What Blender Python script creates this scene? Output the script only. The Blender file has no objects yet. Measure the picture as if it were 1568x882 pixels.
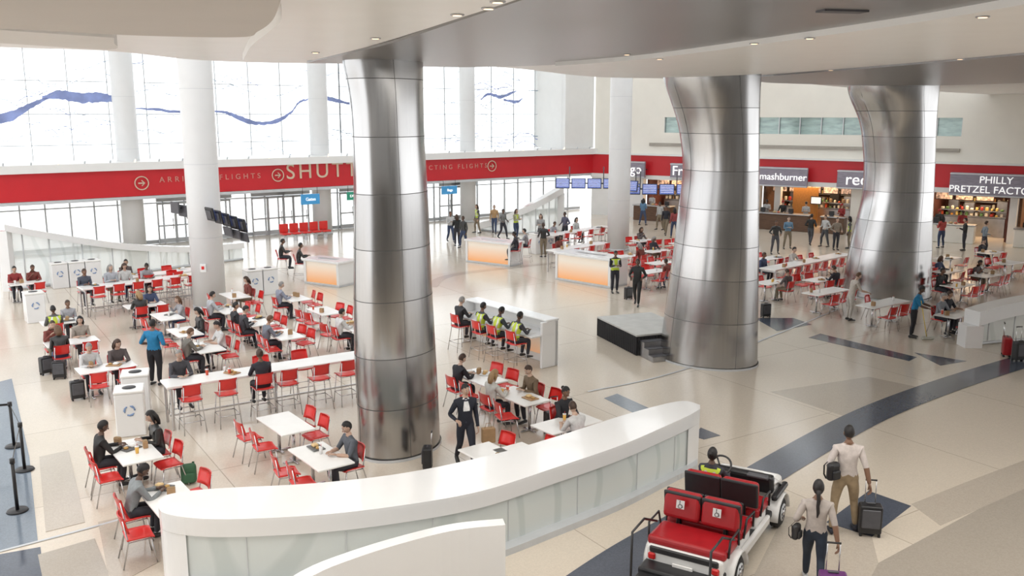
import bpy, bmesh, math, random
import numpy as np
from mathutils import Vector, Matrix
random.seed(4)
R=math.radians
# ---------------------------------------------------------------- survey camera model
F=1380.0; CX=784.0; CY=441.0; H=7.2; TH=math.atan(266/1380.0)
cT,sT=math.cos(TH),math.sin(TH)
def ray(u,v):
    yc=(CY-v)/F
    return Vector(((u-CX)/F, cT+yc*sT, -sT+yc*cT))
def P(u,v,z=0.0):
    d=ray(u,v); t=(z-H)/d.z
    return Vector((0,0,H))+d*t
def PY(u,v,y):
    d=ray(u,v); return Vector((0,0,H))+d*(y/d.y)
def Zabove(v,pt):
    d=ray(CX,v); return H+d.z*(pt.y/d.y)
def hit(u,v,A,B):
    d=ray(u,v); n=Vector((-(B-A).y,(B-A).x,0)); t=(A-Vector((0,0,H))).dot(n)/d.dot(n)
    return Vector((0,0,H))+d*t
sc=bpy.context.scene
cam=bpy.data.cameras.new('camera'); co=bpy.data.objects.new('camera',cam); sc.collection.objects.link(co)
co.location=(0,0,H); co.rotation_euler=(R(90)-TH,0,0); cam.sensor_width=36; cam.lens=F/1568*36; cam.clip_end=500
sc.camera=co
sc.view_settings.view_transform='Standard'
sc.view_settings.look='None'
sc.view_settings.exposure=0.52

# ---------------------------------------------------------------- materials
MATS={}
def mat(name,col,rough=0.5,metal=0.0,noise=0.06,nscale=6.0,emit=0.0,alpha=1.0,coat=0.0,stretch=None,bump=0.0):
    if name in MATS: return MATS[name]
    m=bpy.data.materials.new(name); m.use_nodes=True; nt=m.node_tree; b=nt.nodes['Principled BSDF']
    b.inputs['Roughness'].default_value=rough; b.inputs['Metallic'].default_value=metal
    b.inputs['Coat Weight'].default_value=coat
    tc=nt.nodes.new('ShaderNodeTexCoord'); nz=nt.nodes.new('ShaderNodeTexNoise'); nz.inputs['Scale'].default_value=nscale
    nz.inputs['Detail'].default_value=3
    if stretch:
        mp=nt.nodes.new('ShaderNodeMapping'); mp.inputs['Scale'].default_value=stretch
        nt.links.new(tc.outputs['Object'],mp.inputs['Vector']); nt.links.new(mp.outputs['Vector'],nz.inputs['Vector'])
    else: nt.links.new(tc.outputs['Object'],nz.inputs['Vector'])
    r=nt.nodes.new('ShaderNodeValToRGB'); a=1-noise; c2=min(1+noise,2)
    r.color_ramp.elements[0].position=.3; r.color_ramp.elements[1].position=.7
    r.color_ramp.elements[0].color=(col[0]*a,col[1]*a,col[2]*a,1); r.color_ramp.elements[1].color=(min(1,col[0]*c2),min(1,col[1]*c2),min(1,col[2]*c2),1)
    nt.links.new(nz.outputs['Fac'],r.inputs['Fac']); nt.links.new(r.outputs['Color'],b.inputs['Base Color'])
    if emit>0:
        nt.links.new(r.outputs['Color'],b.inputs['Emission Color']); b.inputs['Emission Strength'].default_value=emit
    if alpha<1: b.inputs['Alpha'].default_value=alpha
    if bump>0:
        bp=nt.nodes.new('ShaderNodeBump'); bp.inputs['Strength'].default_value=bump; bp.inputs['Distance'].default_value=.01
        nt.links.new(nz.outputs['Fac'],bp.inputs['Height']); nt.links.new(bp.outputs['Normal'],b.inputs['Normal'])
    MATS[name]=m; return m
def cm(col,rough=.75): return mat('cloth_%02x%02x%02x'%tuple(int(c*255) for c in col),col,rough,0,.12,14)
WHITE=mat('white_paint',(.80,.80,.79),.35,0,.015,2)
WHITEC=mat('white_column_paint',(.74,.745,.75),.4,0,.015,2)
WHITEG=mat('white_solid_surface',(.80,.80,.80),.18,0,.01,2,coat=.3)
CREAM=mat('cream_wall',(.84,.81,.74),.6,0,.02,1)
TABLEW=mat('table_laminate',(.82,.81,.79),.25,0,.02,4)
RED=mat('red_plastic',(.68,.022,.018),.3,0,.05,5,coat=.2)
REDB=mat('red_band_paint',(.56,.014,.022),.4,0,.04,1)
REDV=mat('red_vinyl',(.32,.008,.013),.35,0,.08,8)
CHROME=mat('chrome_tube',(.58,.58,.59),.25,1,.05,8)
FRAME=mat('aluminium_frame',(.58,.60,.62),.4,.2,.04,4)
MULL=mat('grey_mullion',(.50,.52,.54),.5,0,.02,4)
BLACK=mat('black_plastic',(.016,.016,.018),.4,0,.1,8)
DGREY=mat('dark_grey',(.08,.08,.09),.5,0,.1,8)
RUBBER=mat('tyre_rubber',(.02,.02,.02),.8,0,.15,20)
STEELP=mat('steel_plate',(.42,.42,.43),.35,1,.1,4)
BEIGET=mat('beige_lettering',(.66,.53,.40),.5,0,.03,4)
REDT=mat('faded_lettering',(.62,.27,.22),.5,0,.03,4)
WTXT=mat('white_lettering',(.95,.95,.95),.5,0,.02,4,emit=.4)
SCREEN=mat('screen_blue',(.09,.13,.36),.3,0,.6,9,emit=.5,stretch=(1,1,8))
SIGNB=mat('sign_blue',(.05,.27,.54),.4,0,.1,3,emit=.15)
SIGNG=mat('sign_green',(.02,.24,.15),.4,0,.1,3,emit=.15)
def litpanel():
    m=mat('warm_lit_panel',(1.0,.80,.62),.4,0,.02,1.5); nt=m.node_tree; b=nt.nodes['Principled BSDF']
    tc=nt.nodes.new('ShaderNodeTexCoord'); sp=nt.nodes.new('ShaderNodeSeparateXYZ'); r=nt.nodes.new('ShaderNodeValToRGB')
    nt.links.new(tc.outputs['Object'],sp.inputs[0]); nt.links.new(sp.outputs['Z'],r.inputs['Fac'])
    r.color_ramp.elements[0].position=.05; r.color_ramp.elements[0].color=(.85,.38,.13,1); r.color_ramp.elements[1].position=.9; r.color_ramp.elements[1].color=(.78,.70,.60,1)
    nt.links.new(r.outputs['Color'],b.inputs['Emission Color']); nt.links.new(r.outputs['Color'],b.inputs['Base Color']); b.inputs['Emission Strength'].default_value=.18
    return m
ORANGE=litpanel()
AMBER=mat('warm_lamp',(1.0,.72,.38),.4,0,.02,3,emit=5)
LAMPW=mat('downlight_lamp',(1.0,.70,.45),.4,0,.02,3,emit=1.3)
MENU=mat('menu_board',(.55,.36,.26),.4,0,.85,7,emit=.35)
WOOD=mat('brown_wood',(.11,.055,.03),.5,0,.3,3,stretch=(1,1,12))
BRICK=mat('dark_red_wall',(.09,.024,.018),.6,0,.3,3)
GREYS=mat('grey_sign',(.26,.24,.29),.4,.3,.2,3,stretch=(1,1,14))
BLUEART=mat('blue_mural_film',(.25,.31,.58),.5,0,.25,1.2)
LINEART=mat('pale_mural_film',(.42,.50,.60),.5,0,.1,1.2)
HIVIS=mat('hi_vis_fabric',(.50,.62,.05),.6,0,.06,10)
REFL=mat('reflective_tape',(.62,.63,.63),.3,.2,.05,10)
BAG=mat('paper_bag',(.40,.25,.13),.8,0,.1,10)
PLASTR=mat('recycling_blue',(.2,.3,.5),.5)
EXT=mat('exterior_paving',(.93,.93,.93),.8,0,.03,.5)
SKIRT=mat('black_stage_skirt',(.012,.012,.015),.7,0,.3,20,stretch=(6,6,.3),bump=.5)
def steel(name,c,rough,stretch,nscale=3,noise=.12,an=.6):
    m=mat(name,c,rough,1,noise,nscale,stretch=stretch); nt=m.node_tree; b=nt.nodes['Principled BSDF']
    b.inputs['Anisotropic'].default_value=an
    nz=[n for n in nt.nodes if n.type=='TEX_NOISE'][0]
    mr=nt.nodes.new('ShaderNodeMapRange'); mr.inputs['To Min'].default_value=rough-.04; mr.inputs['To Max'].default_value=rough+.06
    nt.links.new(nz.outputs['Fac'],mr.inputs['Value']); nt.links.new(mr.outputs['Result'],b.inputs['Roughness'])
    return m
ST=[steel('brushed_steel_a',(.43,.425,.42),.20,(6,6,.15),3,.03),steel('brushed_steel_b',(.39,.385,.38),.22,(6,6,.15),3,.03),steel('brushed_steel_c',(.46,.455,.45),.18,(6,6,.15),3,.03)]
STC=steel('ceiling_metal_panels',(.37,.37,.375),.34,(.25,3.2,1),1.6,.05,.2)
SEAM=mat('dark_seam',(.10,.10,.10),.5,.5)
def glassmat(name,tint,fac):
    m=bpy.data.materials.new(name); m.use_nodes=True; nt=m.node_tree; nt.nodes.clear()
    o=nt.nodes.new('ShaderNodeOutputMaterial'); mx=nt.nodes.new('ShaderNodeMixShader'); t=nt.nodes.new('ShaderNodeBsdfTransparent'); g=nt.nodes.new('ShaderNodeBsdfGlossy')
    t.inputs['Color'].default_value=(*tint,1); g.inputs['Roughness'].default_value=.05; mx.inputs[0].default_value=fac
    nt.links.new(t.outputs[0],mx.inputs[1]); nt.links.new(g.outputs[0],mx.inputs[2]); nt.links.new(mx.outputs[0],o.inputs[0]); return m
GLASS=glassmat('window_glass',(.97,.985,.99),.05)
def frosted():
    m=mat('frosted_panel_glass',(.86,.91,.90),.08,0,.03,1.3,coat=.6); nt=m.node_tree; b=nt.nodes['Principled BSDF']
    tc=nt.nodes.new('ShaderNodeTexCoord'); w=nt.nodes.new('ShaderNodeTexWave'); w.wave_type='RINGS'; w.inputs['Scale'].default_value=.5; w.inputs['Distortion'].default_value=9; w.inputs['Detail'].default_value=1; w.inputs['Detail Scale'].default_value=.6
    nt.links.new(tc.outputs['Object'],w.inputs['Vector']); r=nt.nodes.new('ShaderNodeValToRGB'); r.color_ramp.elements[0].position=.90; r.color_ramp.elements[0].color=(.80,.86,.85,1); r.color_ramp.elements[1].position=.97; r.color_ramp.elements[1].color=(.68,.75,.74,1)
    nt.links.new(w.outputs['Fac'],r.inputs['Fac']); nt.links.new(r.outputs['Color'],b.inputs['Base Color'])
    b.inputs['Alpha'].default_value=.72
    return m
FROST=frosted()
def terrazzo(name,c,k=.10,lines=True):
    m=bpy.data.materials.new(name); m.use_nodes=True; nt=m.node_tree; b=nt.nodes['Principled BSDF']
    tc=nt.nodes.new('ShaderNodeTexCoord'); v=nt.nodes.new('ShaderNodeTexVoronoi'); v.inputs['Scale'].default_value=45
    nt.links.new(tc.outputs['Object'],v.inputs['Vector'])
    n=nt.nodes.new('ShaderNodeTexNoise'); n.inputs['Scale'].default_value=.35; nt.links.new(tc.outputs['Object'],n.inputs['Vector'])
    r=nt.nodes.new('ShaderNodeValToRGB'); r.color_ramp.elements[0].color=(c[0]*(1-k),c[1]*(1-k),c[2]*(1-k),1); r.color_ramp.elements[1].color=(*c,1)
    r.color_ramp.elements[0].position=.2; r.color_ramp.elements[1].position=.75
    sp=nt.nodes.new('ShaderNodeSeparateColor'); nt.links.new(v.outputs['Color'],sp.inputs[0])
    ad=nt.nodes.new('ShaderNodeMix'); ad.inputs[0].default_value=.5
    nt.links.new(sp.outputs[0],ad.inputs[2]); nt.links.new(n.outputs['Fac'],ad.inputs[3]); nt.links.new(ad.outputs[0],r.inputs['Fac'])
    out=r.outputs['Color']
    if lines:
        mp=nt.nodes.new('ShaderNodeMapping'); mp.inputs['Rotation'].default_value=(0,0,R(-33)); nt.links.new(tc.outputs['Object'],mp.inputs['Vector'])
        br=nt.nodes.new('ShaderNodeTexBrick'); br.offset=0; br.inputs['Scale'].default_value=1; br.inputs['Brick Width'].default_value=4.5; br.inputs['Row Height'].default_value=4.5
        br.inputs['Mortar Size'].default_value=.012; br.inputs['Color1'].default_value=(1,1,1,1); br.inputs['Color2'].default_value=(.94,.93,.91,1); br.inputs['Mortar'].default_value=(.65,.63,.6,1)
        nt.links.new(mp.outputs[0],br.inputs['Vector'])
        mx=nt.nodes.new('ShaderNodeMix'); mx.data_type='RGBA'; mx.blend_type='MULTIPLY'; mx.inputs[0].default_value=1
        nt.links.new(out,mx.inputs[6]); nt.links.new(br.outputs['Color'],mx.inputs[7]); out=mx.outputs[2]
    nt.links.new(out,b.inputs['Base Color']); b.inputs['Roughness'].default_value=.15; b.inputs['Specular IOR Level'].default_value=.6
    return m
TERR=terrazzo('terrazzo_cream',(.70,.625,.53))
TERRG=terrazzo('terrazzo_greige',(.42,.375,.32),.12,False)
TERRP=terrazzo('terrazzo_beige',(.52,.46,.39),.12,False)
TERRB=terrazzo('terrazzo_slate',(.085,.10,.135),.2,False)
TERRL=terrazzo('terrazzo_bluegrey',(.19,.23,.28),.15,False)

# ---------------------------------------------------------------- mesh builder
class MB:
    def __init__(s): s.v=[];s.f=[];s.m=[];s.mats=[];s.sm=[]
    def mi(s,m):
        if m not in s.mats: s.mats.append(m)
        return s.mats.index(m)
    def add(s,vs,fs,m,smooth=False,M=None):
        o=len(s.v)
        if M is not None: vs=[M@Vector(x) for x in vs]
        s.v.extend([tuple(x) for x in vs]); k=s.mi(m)
        for f in fs: s.f.append(tuple(i+o for i in f)); s.m.append(k); s.sm.append(smooth)
    def box(s,c,d,m,M=None,rz=0):
        x,y,z=d[0]/2,d[1]/2,d[2]/2
        vs=[Vector((a*x,b*y,e*z)) for a in(-1,1) for b in(-1,1) for e in(-1,1)]
        if rz: vs=[Matrix.Rotation(rz,3,'Z')@q for q in vs]
        vs=[q+Vector(c) for q in vs]
        s.add(vs,[(0,1,3,2),(4,6,7,5),(0,4,5,1),(2,3,7,6),(0,2,6,4),(1,5,7,3)],m,False,M)
    def rbox(s,c,d,m,r=.02,seg=2,M=None,rx=0,rz=0):
        bm=bmesh.new(); bmesh.ops.create_cube(bm,size=1)
        for v in bm.verts: v.co=Vector((v.co.x*d[0],v.co.y*d[1],v.co.z*d[2]))
        bmesh.ops.bevel(bm,geom=bm.edges[:],offset=min(r,min(d)*.49),segments=seg,affect='EDGES',profile=.5)
        T=Matrix.Translation(Vector(c))@Matrix.Rotation(rz,4,'Z')@Matrix.Rotation(rx,4,'X')
        if M is not None: T=M@T
        bm.verts.index_update()
        s.add([v.co.copy() for v in bm.verts],[[v.index for v in f.verts] for f in bm.faces],m,False,T); bm.free()
    def tube(s,pts,rad,m,seg=8,up=None,M=None,closed=False):
        pts=[Vector(p) for p in pts]; n=len(pts); vs=[];fs=[]
        if not isinstance(rad,(list,)): rad=[rad]*n
        prev=None
        for i,p in enumerate(pts):
            if closed: t=(pts[(i+1)%n]-pts[i-1])
            else: t=(pts[min(i+1,n-1)]-pts[max(i-1,0)])
            t.normalize()
            u=Vector(up) if up is not None else (prev if prev is not None else (Vector((0,0,1)) if abs(t.z)<.9 else Vector((0,1,0))))
            u=(u-t*u.dot(t))
            if u.length<1e-4: u=Vector((1,0,0))
            u.normalize(); prev=u; sd=t.cross(u)
            r=rad[i]; ra,rb=(r if isinstance(r,tuple) else (r,r))
            for k in range(seg):
                a=2*math.pi*k/seg; vs.append(p+sd*math.cos(a)*ra+u*math.sin(a)*rb)
        for i in range(n if closed else n-1):
            j=(i+1)%n
            for k in range(seg):
                k2=(k+1)%seg; fs.append((i*seg+k,i*seg+k2,j*seg+k2,j*seg+k))
        if not closed: fs.append(tuple(reversed(range(seg)))); fs.append(tuple((n-1)*seg+k for k in range(seg)))
        s.add(vs,fs,m,True,M)
    def cyl(s,p0,p1,r0,m,r1=None,seg=16,M=None): s.tube([p0,p1],[r0,r0 if r1 is None else r1],m,seg,None,M)
    def ell(s,c,r,m,seg=10,rings=7,M=None,rot=None):
        vs=[];fs=[]; c=Vector(c)
        vs.append(Vector((0,0,-r[2])))
        for i in range(1,rings):
            a=-math.pi/2+math.pi*i/rings
            for k in range(seg):
                b=2*math.pi*k/seg; vs.append(Vector((r[0]*math.cos(a)*math.cos(b),r[1]*math.cos(a)*math.sin(b),r[2]*math.sin(a))))
        vs.append(Vector((0,0,r[2]))); L=len(vs)-1
        for k in range(seg):
            k2=(k+1)%seg; fs.append((0,1+k2,1+k)); fs.append((L,L-seg+k,L-seg+k2))
            for i in range(rings-2): fs.append((1+i*seg+k,1+i*seg+k2,1+(i+1)*seg+k2,1+(i+1)*seg+k))
        if rot is not None: vs=[rot@q for q in vs]
        s.add([q+c for q in vs],fs,m,True,M)
    def prism(s,pts,z0,z1,m,M=None):
        n=len(pts); vs=[(p[0],p[1],z0) for p in pts]+[(p[0],p[1],z1) for p in pts]
        ar=sum(pts[i][0]*pts[(i+1)%n][1]-pts[(i+1)%n][0]*pts[i][1] for i in range(n))
        idx=list(range(n)) if ar>0 else list(reversed(range(n)))
        fs=[tuple(reversed(idx)),tuple(i+n for i in idx)]+[(idx[i],idx[(i+1)%n],idx[(i+1)%n]+n,idx[i]+n) for i in range(n)]
        s.add(vs,fs,m,False,M)
    def surf(s,fn,nu,nv,th,m,M=None):
        vs=[];fs=[]
        for sgn in(0,1):
            for i in range(nu+1):
                for j in range(nv+1):
                    p,n=fn(i/nu,j/nv); vs.append(Vector(p)+Vector(n)*(th*(sgn-.5)))
        W=nv+1; O=(nu+1)*W
        for i in range(nu):
            for j in range(nv):
                a,b,c,d=i*W+j,(i+1)*W+j,(i+1)*W+j+1,i*W+j+1
                fs.append((a,d,c,b)); fs.append((O+a,O+b,O+c,O+d))
        for i in range(nu):
            for j in(0,nv): fs.append((i*W+j,(i+1)*W+j,O+(i+1)*W+j,O+i*W+j))
        for j in range(nv):
            for i in(0,nu): fs.append((i*W+j,i*W+j+1,O+i*W+j+1,O+i*W+j))
        s.add(vs,fs,m,True,M)
    def mesh(s,name):
        me=bpy.data.meshes.new(name); me.from_pydata(s.v,[],s.f)
        for m in s.mats: me.materials.append(m)
        me.polygons.foreach_set('material_index',s.m); me.polygons.foreach_set('use_smooth',s.sm); me.update(); return me
    def obj(s,name,loc=(0,0,0),yaw=0):
        return put(s.mesh(name),name,loc,yaw)
def put(me,name,loc=(0,0,0),yaw=0,scale=1):
    o=bpy.data.objects.new(name,me); sc.collection.objects.link(o); o.location=loc; o.rotation_euler=(0,0,yaw); o.scale=(scale,)*3; return o
def text(body,size,m,loc,rotz,parent,name='lettering',ext=.02,align='CENTER',rx=90,track=1.0):
    c=bpy.data.curves.new(name,'FONT'); c.body=body; c.size=size; c.extrude=ext; c.align_x=align; c.align_y='CENTER'; c.space_character=track
    c.materials.append(m); o=bpy.data.objects.new(name,c); sc.collection.objects.link(o); o.location=loc; o.rotation_euler=(R(rx),0,rotz); o.parent=parent; return o
def smooth_curve(pts,n):
    pts=[Vector(p) for p in pts]; out=[]; k=len(pts)
    for i in range(k-1):
        p0=pts[max(i-1,0)];p1=pts[i];p2=pts[i+1];p3=pts[min(i+2,k-1)]
        for j in range(n):
            t=j/n; out.append(.5*((2*p1)+(-p0+p2)*t+(2*p0-5*p1+4*p2-p3)*t*t+(-p0+3*p1-3*p2+p3)*t**3))
    out.append(pts[-1]); return out

# ---------------------------------------------------------------- floor
b=MB(); b.prism([(-60,-6),(60,-6),(60,80),(-60,80)],-.3,0,TERR); b.obj('floor')
b=MB(); LV=[0.0]
def nz_():
    LV[0]+=.0005; return .0012+LV[0]
def inlay(px,m):
    pts=[P(u,v) for u,v in px]; b.prism([(p.x,p.y) for p in pts],0.0,nz_(),m)
def strip(pxs,w,m):
    c=smooth_curve([P(u,v) for u,v in pxs],8); L=[];Rr=[]
    for i,p in enumerate(c):
        t=(c[min(i+1,len(c)-1)]-c[max(i-1,0)]).normalized(); nn=Vector((-t.y,t.x,0)); L.append(p+nn*w/2); Rr.append(p-nn*w/2)
    z=nz_(); n=len(c); vs=[(p.x,p.y,z) for p in L]+[(p.x,p.y,z) for p in Rr]
    b.add(vs,[(i,n+i,n+i+1,i+1) for i in range(n-1)],m)
inlay([(1345,862),(1568,742),(1700,720),(1700,950),(1300,950)],TERRG)
inlay([(1395,772),(1480,738),(1568,705),(1600,735),(1440,805)],TERRP)
inlay([(1200,790),(1262,800),(1335,822),(1345,862),(1300,950),(1120,950)],TERRP)
inlay([(1180,600),(1330,577),(1440,600),(1300,640)],TERRP)
strip([(880,400),(700,420),(660,440)],.5,TERRP)
inlay([(1238,517),(1256,511),(1404,547),(1392,553)],TERRB)
inlay([(1155,487),(1215,487),(1243,497),(1190,507)],TERRB)
inlay([(1400,540),(1480,553),(1440,560)],TERRB)
inlay([(925,610),(945,603),(1000,628),(985,640)],TERRL)
inlay([(1073,655),(1103,667),(1078,673),(1060,668)],TERRB)
inlay([(1330,752),(1395,775),(1335,822),(1265,800)],TERRB)
inlay([(-60,600),(18,580),(45,700),(58,830),(-60,860)],TERRL)
inlay([(-60,860),(62,838),(75,960),(-60,960)],TERRB)
inlay([(58,850),(145,825),(175,900),(80,960)],TERRG)
inlay([(60,700),(105,690),(130,800),(70,815)],TERRP)
inlay([(150,800),(240,780),(245,860),(170,900)],TERRP)
strip([(1640,535),(1568,553),(1450,590),(1330,637),(1200,708),(1090,778),(960,855),(840,940)],.85,TERRB)
strip([(-20,850),(140,808),(245,778)],.07,FRAME)
strip([(1280,475),(1060,562),(900,600)],.07,FRAME)
b.obj('floor_inlay')

# ---------------------------------------------------------------- far walls: red bridge band in front, glazing set back
A=P(-60,291.5,3.7); Bc=P(908,250,3.7); C=P(1700,277.5,3.7)
for q in(A,Bc,C): q.z=0
dA=(Bc-A).normalized(); nA=Vector((dA.y,-dA.x,0)); LA=(Bc-A).length; yA=math.atan2(dA.y,dA.x)
dC=(C-Bc).normalized(); nC=Vector((dC.y,-dC.x,0)); LC=(C-Bc).length; yC=math.atan2(dC.y,dC.x)
MA=Matrix.Translation(A)@Matrix.Rotation(yA,4,'Z'); MC=Matrix.Translation(Bc)@Matrix.Rotation(yC,4,'Z')
SB=3.2
MW=MA@Matrix.Translation((0,SB,0)); A3=A-nA*SB; B3=Bc-nA*SB
def sA(u,v=200): return (hit(u,v,A3,B3)-A3).dot(dA)
def sC(u,v=260): return (hit(u,v,Bc,C)-Bc).dot(dC)
TOP=12.5
b=MB(); b.box((LA/2-4,0,3.7),(LA+8,.4,1.35),REDB,MA); b.box((LC/2,0,3.7),(LC,.5,1.35),REDB,MC); band=b.obj('trim_red_band')
b=MB(); b.box((LA/2-4,SB/2-.3,4.58),(LA+8,SB+.3,.4),WHITE,MA); b.box((LA/2-4,SB/2-.2,2.93),(LA+8,SB,.16),FRAME,MA); b.box((LC/2,.1,4.43),(LC,.9,.1),WHITE,MC); b.box((LC/2,0,2.88),(LC,.7,.28),WHITE,MC)
n=int(LA/1.2)
for i in range(n): b.cyl((i*1.2+.6,-.4,4.9),(i*1.2+.6,-.3,4.76),.04,LAMPW if i%3==0 else FRAME,M=MA,seg=6)
b.obj('trim_ledge')
def onA(u,v,off=.22):
    p=hit(u,v,A,Bc)+nA*off; return p
text('SHUTTLE',1.22,BEIGET,onA(510,261),yA,band,ext=.03,track=1.3)
text('ARRIVING FLIGHTS',.40,REDT,onA(322,272),yA,band,track=1.7)
text('CONNECTING FLIGHTS',.40,REDT,onA(678,256),yA,band,track=1.7)
b=MB()
for u,v in((215,280),(423,268),(750,254)):
    p=onA(u,v,.25); M=Matrix.Translation(p)@Matrix.Rotation(yA,4,'Z')
    b.tube([(.34*math.cos(a),0,.34*math.sin(a)) for a in [2*math.pi*i/20 for i in range(20)]],.03,BEIGET,6,M=M,closed=True)
    b.box((-.02,0,0),(.30,.04,.06),BEIGET,M); b.tube([(0,0,.14),(.15,0,0),(0,0,-.14)],.03,BEIGET,5,M=M)
o=b.obj('arrow_emblem'); o.parent=band
def window(name,s0,s1,z0,z1,nx,zs,M):
    b=MB(); b.box(((s0+s1)/2,0,(z0+z1)/2),(s1-s0,.02,z1-z0),GLASS,M)
    for i in range(nx+1):
        s=s0+(s1-s0)*i/nx; b.box((s,0,(z0+z1)/2),(.06 if i in(0,nx) else .035,.1,z1-z0),MULL,M)
    for z in zs: b.box(((s0+s1)/2,0,z),(s1-s0,.1,.04),MULL,M)
    b.obj(name)
sEnd=LA+1; nb=5
for i in range(nb):
    window('window_%d'%(i+1),-8+(sEnd+8)*i/nb,-8+(sEnd+8)*(i+1)/nb,4.78,TOP,5,[5.6,7.2,8.9,10.6],MW)
sE=(hit(866,150,A,Bc)-A).dot(dA)
b=MB(); b.box(((sE+LA)/2,.2,(4.8+TOP)/2),(LA-sE,.4,TOP-4.8),WHITE,MA); b.box((sE+.1,SB/2+.2,(4.8+TOP)/2),(.2,SB,TOP-4.8),WHITE,MA)
b.obj('wall_corner')
b=MB()
def ribbon(px,ws,m,off=.08,jit=0):
    pts=smooth_curve([Vector((u,v,w)) for (u,v),w in zip(px,ws)],6)
    if jit: pts=[Vector((p.x,p.y+random.uniform(-jit,jit),max(.6,p.z+random.uniform(-jit,jit)))) for p in pts]
    top=[hit(p.x,p.y-p.z/2,A3,B3)+nA*off for p in pts]; bot=[hit(p.x,p.y+p.z/2,A3,B3)+nA*off for p in pts]
    vs=top+bot; n=len(top); b.add(vs,[(i,i+1,n+i+1,n+i) for i in range(n-1)],m)
ribbon([(-40,185),(10,180),(35,168),(58,156),(75,150)],[12,16,12,7,2],BLUEART,jit=.9)
ribbon([(64,150),(90,145),(120,150),(150,149),(172,152)],[5,14,15,15,10],BLUEART,jit=1.0)
ribbon([(200,166),(240,168),(280,172),(330,170),(350,174),(375,184),(400,189),(425,184),(445,172),(458,156),(475,152)],[2,4,4,3,5,8,5,7,4,4,2],BLUEART,jit=.7)
ribbon([(500,150),(530,158),(560,158)],[7,4,2],BLUEART,jit=1)
ribbon([(735,152),(748,144),(765,148),(790,140)],[2,4,6,2],BLUEART,jit=1); ribbon([(770,152),(790,156),(800,150)],[3,4,1],BLUEART,jit=.8)
for k in range(70):
    u=random.choice([random.uniform(-20,520),random.uniform(650,830)]); v=random.uniform(95,230); q=[]
    for j in range(8): q.append((u,v)); u+=random.uniform(4,16); v+=random.uniform(-8,8)
    if u<855: ribbon(q,[.9]*8,LINEART if k%5 else BLUEART,jit=.5)
b.obj('window_mural_film')
b=MB(); s=-8.0
b.box(((LA-7)/2,.0,1.4),(LA+9,.02,2.84),GLASS,MW)
while s<LA+1:
    b.box((s,0,1.42),(.06,.14,2.84),MULL,MW); b.box((s+.6,0,2.3),(1.2,.1,.06),MULL,MW); b.box((s+.6,0,.12),(1.2,.1,.2),MULL,MW)
    s+=1.2
b.obj('window_lower_glazing')
for k,u in enumerate((240,300,385,425,520,545,672,690)):
    b=MB(); s0=sA(u,320)
    for e in(0,1.0):
        b.box((s0+e,-.12,1.15),(.08,.08,2.3),FRAME,MW); b.box((s0+e+.95,-.12,1.15),(.08,.08,2.3),FRAME,MW)
        b.box((s0+e+.48,-.12,2.25),(.95,.08,.1),FRAME,MW); b.box((s0+e+.48,-.12,1.0),(.95,.08,.08),FRAME,MW); b.box((s0+e+.48,-.12,.15),(.95,.08,.25),FRAME,MW)
        b.cyl((s0+e+.8,-.22,.8),(s0+e+.8,-.22,1.4),.025,CHROME,M=MW,seg=8)
    b.box((s0+1,-.16,2.52),(2.1,.12,.3),MULL,MW)
    b.obj('door_%d'%(k+1))
b=MB(); g0,g1=sC(1015,200),sC(1472,200); zw0=Zabove(206,hit(1240,206,Bc,C)); zw1=Zabove(180,hit(1240,180,Bc,C))
yo=.35
b.box((LC/2,yo,(4.4+zw0)/2),(LC,.3,zw0-4.4),CREAM,MC); b.box((LC/2,yo,(TOP+zw1)/2),(LC,.3,TOP-zw1),CREAM,MC)
b.box((g0/2,yo,(zw0+zw1)/2),(g0,.3,zw1-zw0),CREAM,MC); b.box(((g1+LC)/2,yo,(zw0+zw1)/2),(LC-g1,.3,zw1-zw0),CREAM,MC); b.obj('wall_right')
TEAL=mat('tinted_strip_glass',(.34,.45,.43),.1,.1,.25,1.2,stretch=(1,1,4))
b=MB(); b.box(((g0+g1)/2,yo+.05,(zw0+zw1)/2),(g1-g0,.05,zw1-zw0),TEAL,MC)
for i in range(15): b.box((g0+(g1-g0)*i/14,yo-.05,(zw0+zw1)/2),(.06,.1,zw1-zw0),FRAME,MC)
b.obj('window_strip')
b=MB(); zg=Zabove(226,hit(1240,226,Bc,C))
GR=mat('grille_taupe',(.30,.26,.22),.6)
b.box(((sC(992)+g1)/2,yo-.2,zg),(g1-sC(992),.12,.20),GR,MC)
for i in range(4): b.box(((sC(992)+g1)/2,yo-.27,zg-.07+i*.045),(g1-sC(992),.03,.012),CREAM,MC)
b.obj('trim_air_grille')
b=MB()
b.prism([(-60,20),(60,20),(60,78),(-60,78)],TOP+.3,TOP+.33,GLASS)
for i in range(25): b.box((-60+i*5,49,TOP+.15),(2.6,58,.4),WHITE)
for i in range(12): b.box((0,21+i*5,TOP+.15),(120,.35,.4),WHITE)
b.obj('ceiling_unseen_skylight')  # invented roof out of view; opaque strips hold back daylight on the columns
b=MB(); b.prism([(-200,-50),(-60.5,-50),(-60.5,80.5),(60,80.5),(200,80.5),(200,200),(-200,200)],-.4,-.3,EXT); b.obj('ground_exterior')

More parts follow.
